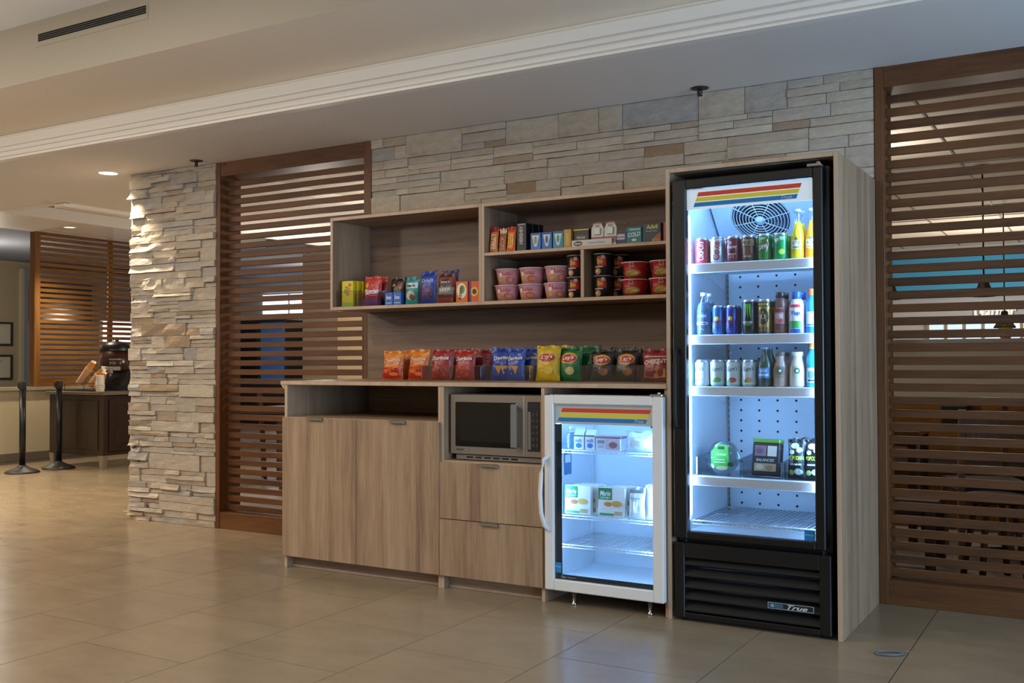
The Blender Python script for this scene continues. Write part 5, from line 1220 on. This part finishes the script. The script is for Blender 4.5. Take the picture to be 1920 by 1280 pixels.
downlight('recessed downlight in the dining room ceiling', .67, 6.8, 2.70, .10, 6)
b = MB()
for k in range(10): b.box(-.9, 3.0, 1.6 + k * .8, 1.615 + k * .8, 2.694, 2.70)
for k in range(6): b.box(-.6 + k * .7, -.585 + k * .7, .99, 10, 2.694, 2.70)
o = struct('trim_7', b, [mat('grid_grey', '#6f6a66', .7)], 'grid lines of the dining room ceiling')
# booth of honey wood
t = thing('booth', 'honey wood booth bench with a black cushion behind the right screen', 'bench', (0, 0, 0))
MB().rbox(.15, .70, 3.62, 3.68, 0, .885, .004).rbox(.90, 1.9, 3.62, 3.68, 0, .885, .004).rbox(.70, .90, 3.62, 3.68, 0, .70, .004).build('back', M_OAKX, t)
MB().rbox(.70, .90, 3.60, 3.68, .702, .86, .01).build('cushion', M_BLACKM, t)
MB().rbox(.15, 1.9, 3.25, 3.62, .40, .46, .01).build('seat', M_BLACKM, t)
MB().rbox(.18, 1.87, 3.30, 3.62, 0, .40, .004).build('plinth', M_OAKX, t)
MB().rbox(.86, .94, 3.55, 3.70, .886, .915, .004).build('post_cap', M_OAKX, t)
table('honey wood table beside the booth behind the right screen', .42, 2.70, .62, .60, .74, M_OAKX, M_DWOOD)
table('dark table at the right edge behind the right screen', 2.10, 2.75, .7, .6, .74, M_DWOOD, M_DWOOD)
table('low dark table close behind the right screen', .56, 1.75, .80, .5, .42, M_DWOOD, M_DWOOD)
chair('dark chair behind the right screen, left one', 1.12, 2.30, 3.5, M_OAKZ, M_BLACKM)
t = thing('dining_stool', 'dark wooden stool behind the right screen near the frame edge', 'stool', (1.22, 1.66, 0), .5)
MB().lathe([(.15, .42), (.165, .43), (.165, .45), (.15, .46), (.001, .462)], 24).build('seat', M_DWOOD, t)
for k in range(4):
    a = PI / 4 + k * PI / 2
    MB().tube([(.10 * math.cos(a), .10 * math.sin(a), .42), (.17 * math.cos(a), .17 * math.sin(a), 0)], .018, 8).build('leg', M_DWOOD, t)
MB().tube([(.145 * math.cos(2 * PI * k / 4 + PI / 4), .145 * math.sin(2 * PI * k / 4 + PI / 4), .15) for k in range(4)], .009, 6, 0, True).build('foot_ring', M_DWOOD, t)
chair('honey wood chair facing the booth behind the right screen', 1.35, 2.90, 3.3, M_OAKZ, M_BLACKM)
def plant(lb, x, y, z):
    t = thing('potted_plant', lb, 'plant', (x, y, z))
    MB().lathe([(.04, 0), (.055, .09), (.05, .09), (.045, .07), (.001, .07)], 18).build('pot', ink('#b89a6a', .6), t)
    R = random.Random(5); b = MB()
    for k in range(22):
        a = R.uniform(0, 2 * PI); L = R.uniform(.06, .13); h = R.uniform(.03, .12); w = .012
        dx, dy = math.cos(a), math.sin(a)
        b.add([(0, 0, .07), (dx * L * .5 - dy * w, dy * L * .5 + dx * w, .08 + h), (dx * L, dy * L, .07 + h * .8), (dx * L * .5 + dy * w, dy * L * .5 - dx * w, .08 + h)], [(0, 1, 2, 3)])
    b.build('leaves', ink('#8a8a4a', .6), t)
plant('small plant in a tan pot on the partition ledge', 1.02, 5.06, 1.371)
# scrap on the floor
t = thing('plastic_ring', 'small clear plastic ring lying on the floor tiles', 'litter', (.985, -.09, .004), .5)
b = MB(); b.tube([(.055 * math.cos(2 * PI * i / 28), .028 * math.sin(2 * PI * i / 28), .002) for i in range(28)], .0045, 6, 0, True)
b.build('ring', mat('clear_ring', '#666b6c', .4), t)
MB().tube([(.05, .01, .002), (.075, .018, .004), (.09, .014, .002)], .003, 5).build('tail', mat('clear_ring', '#666b6c', .4), t)
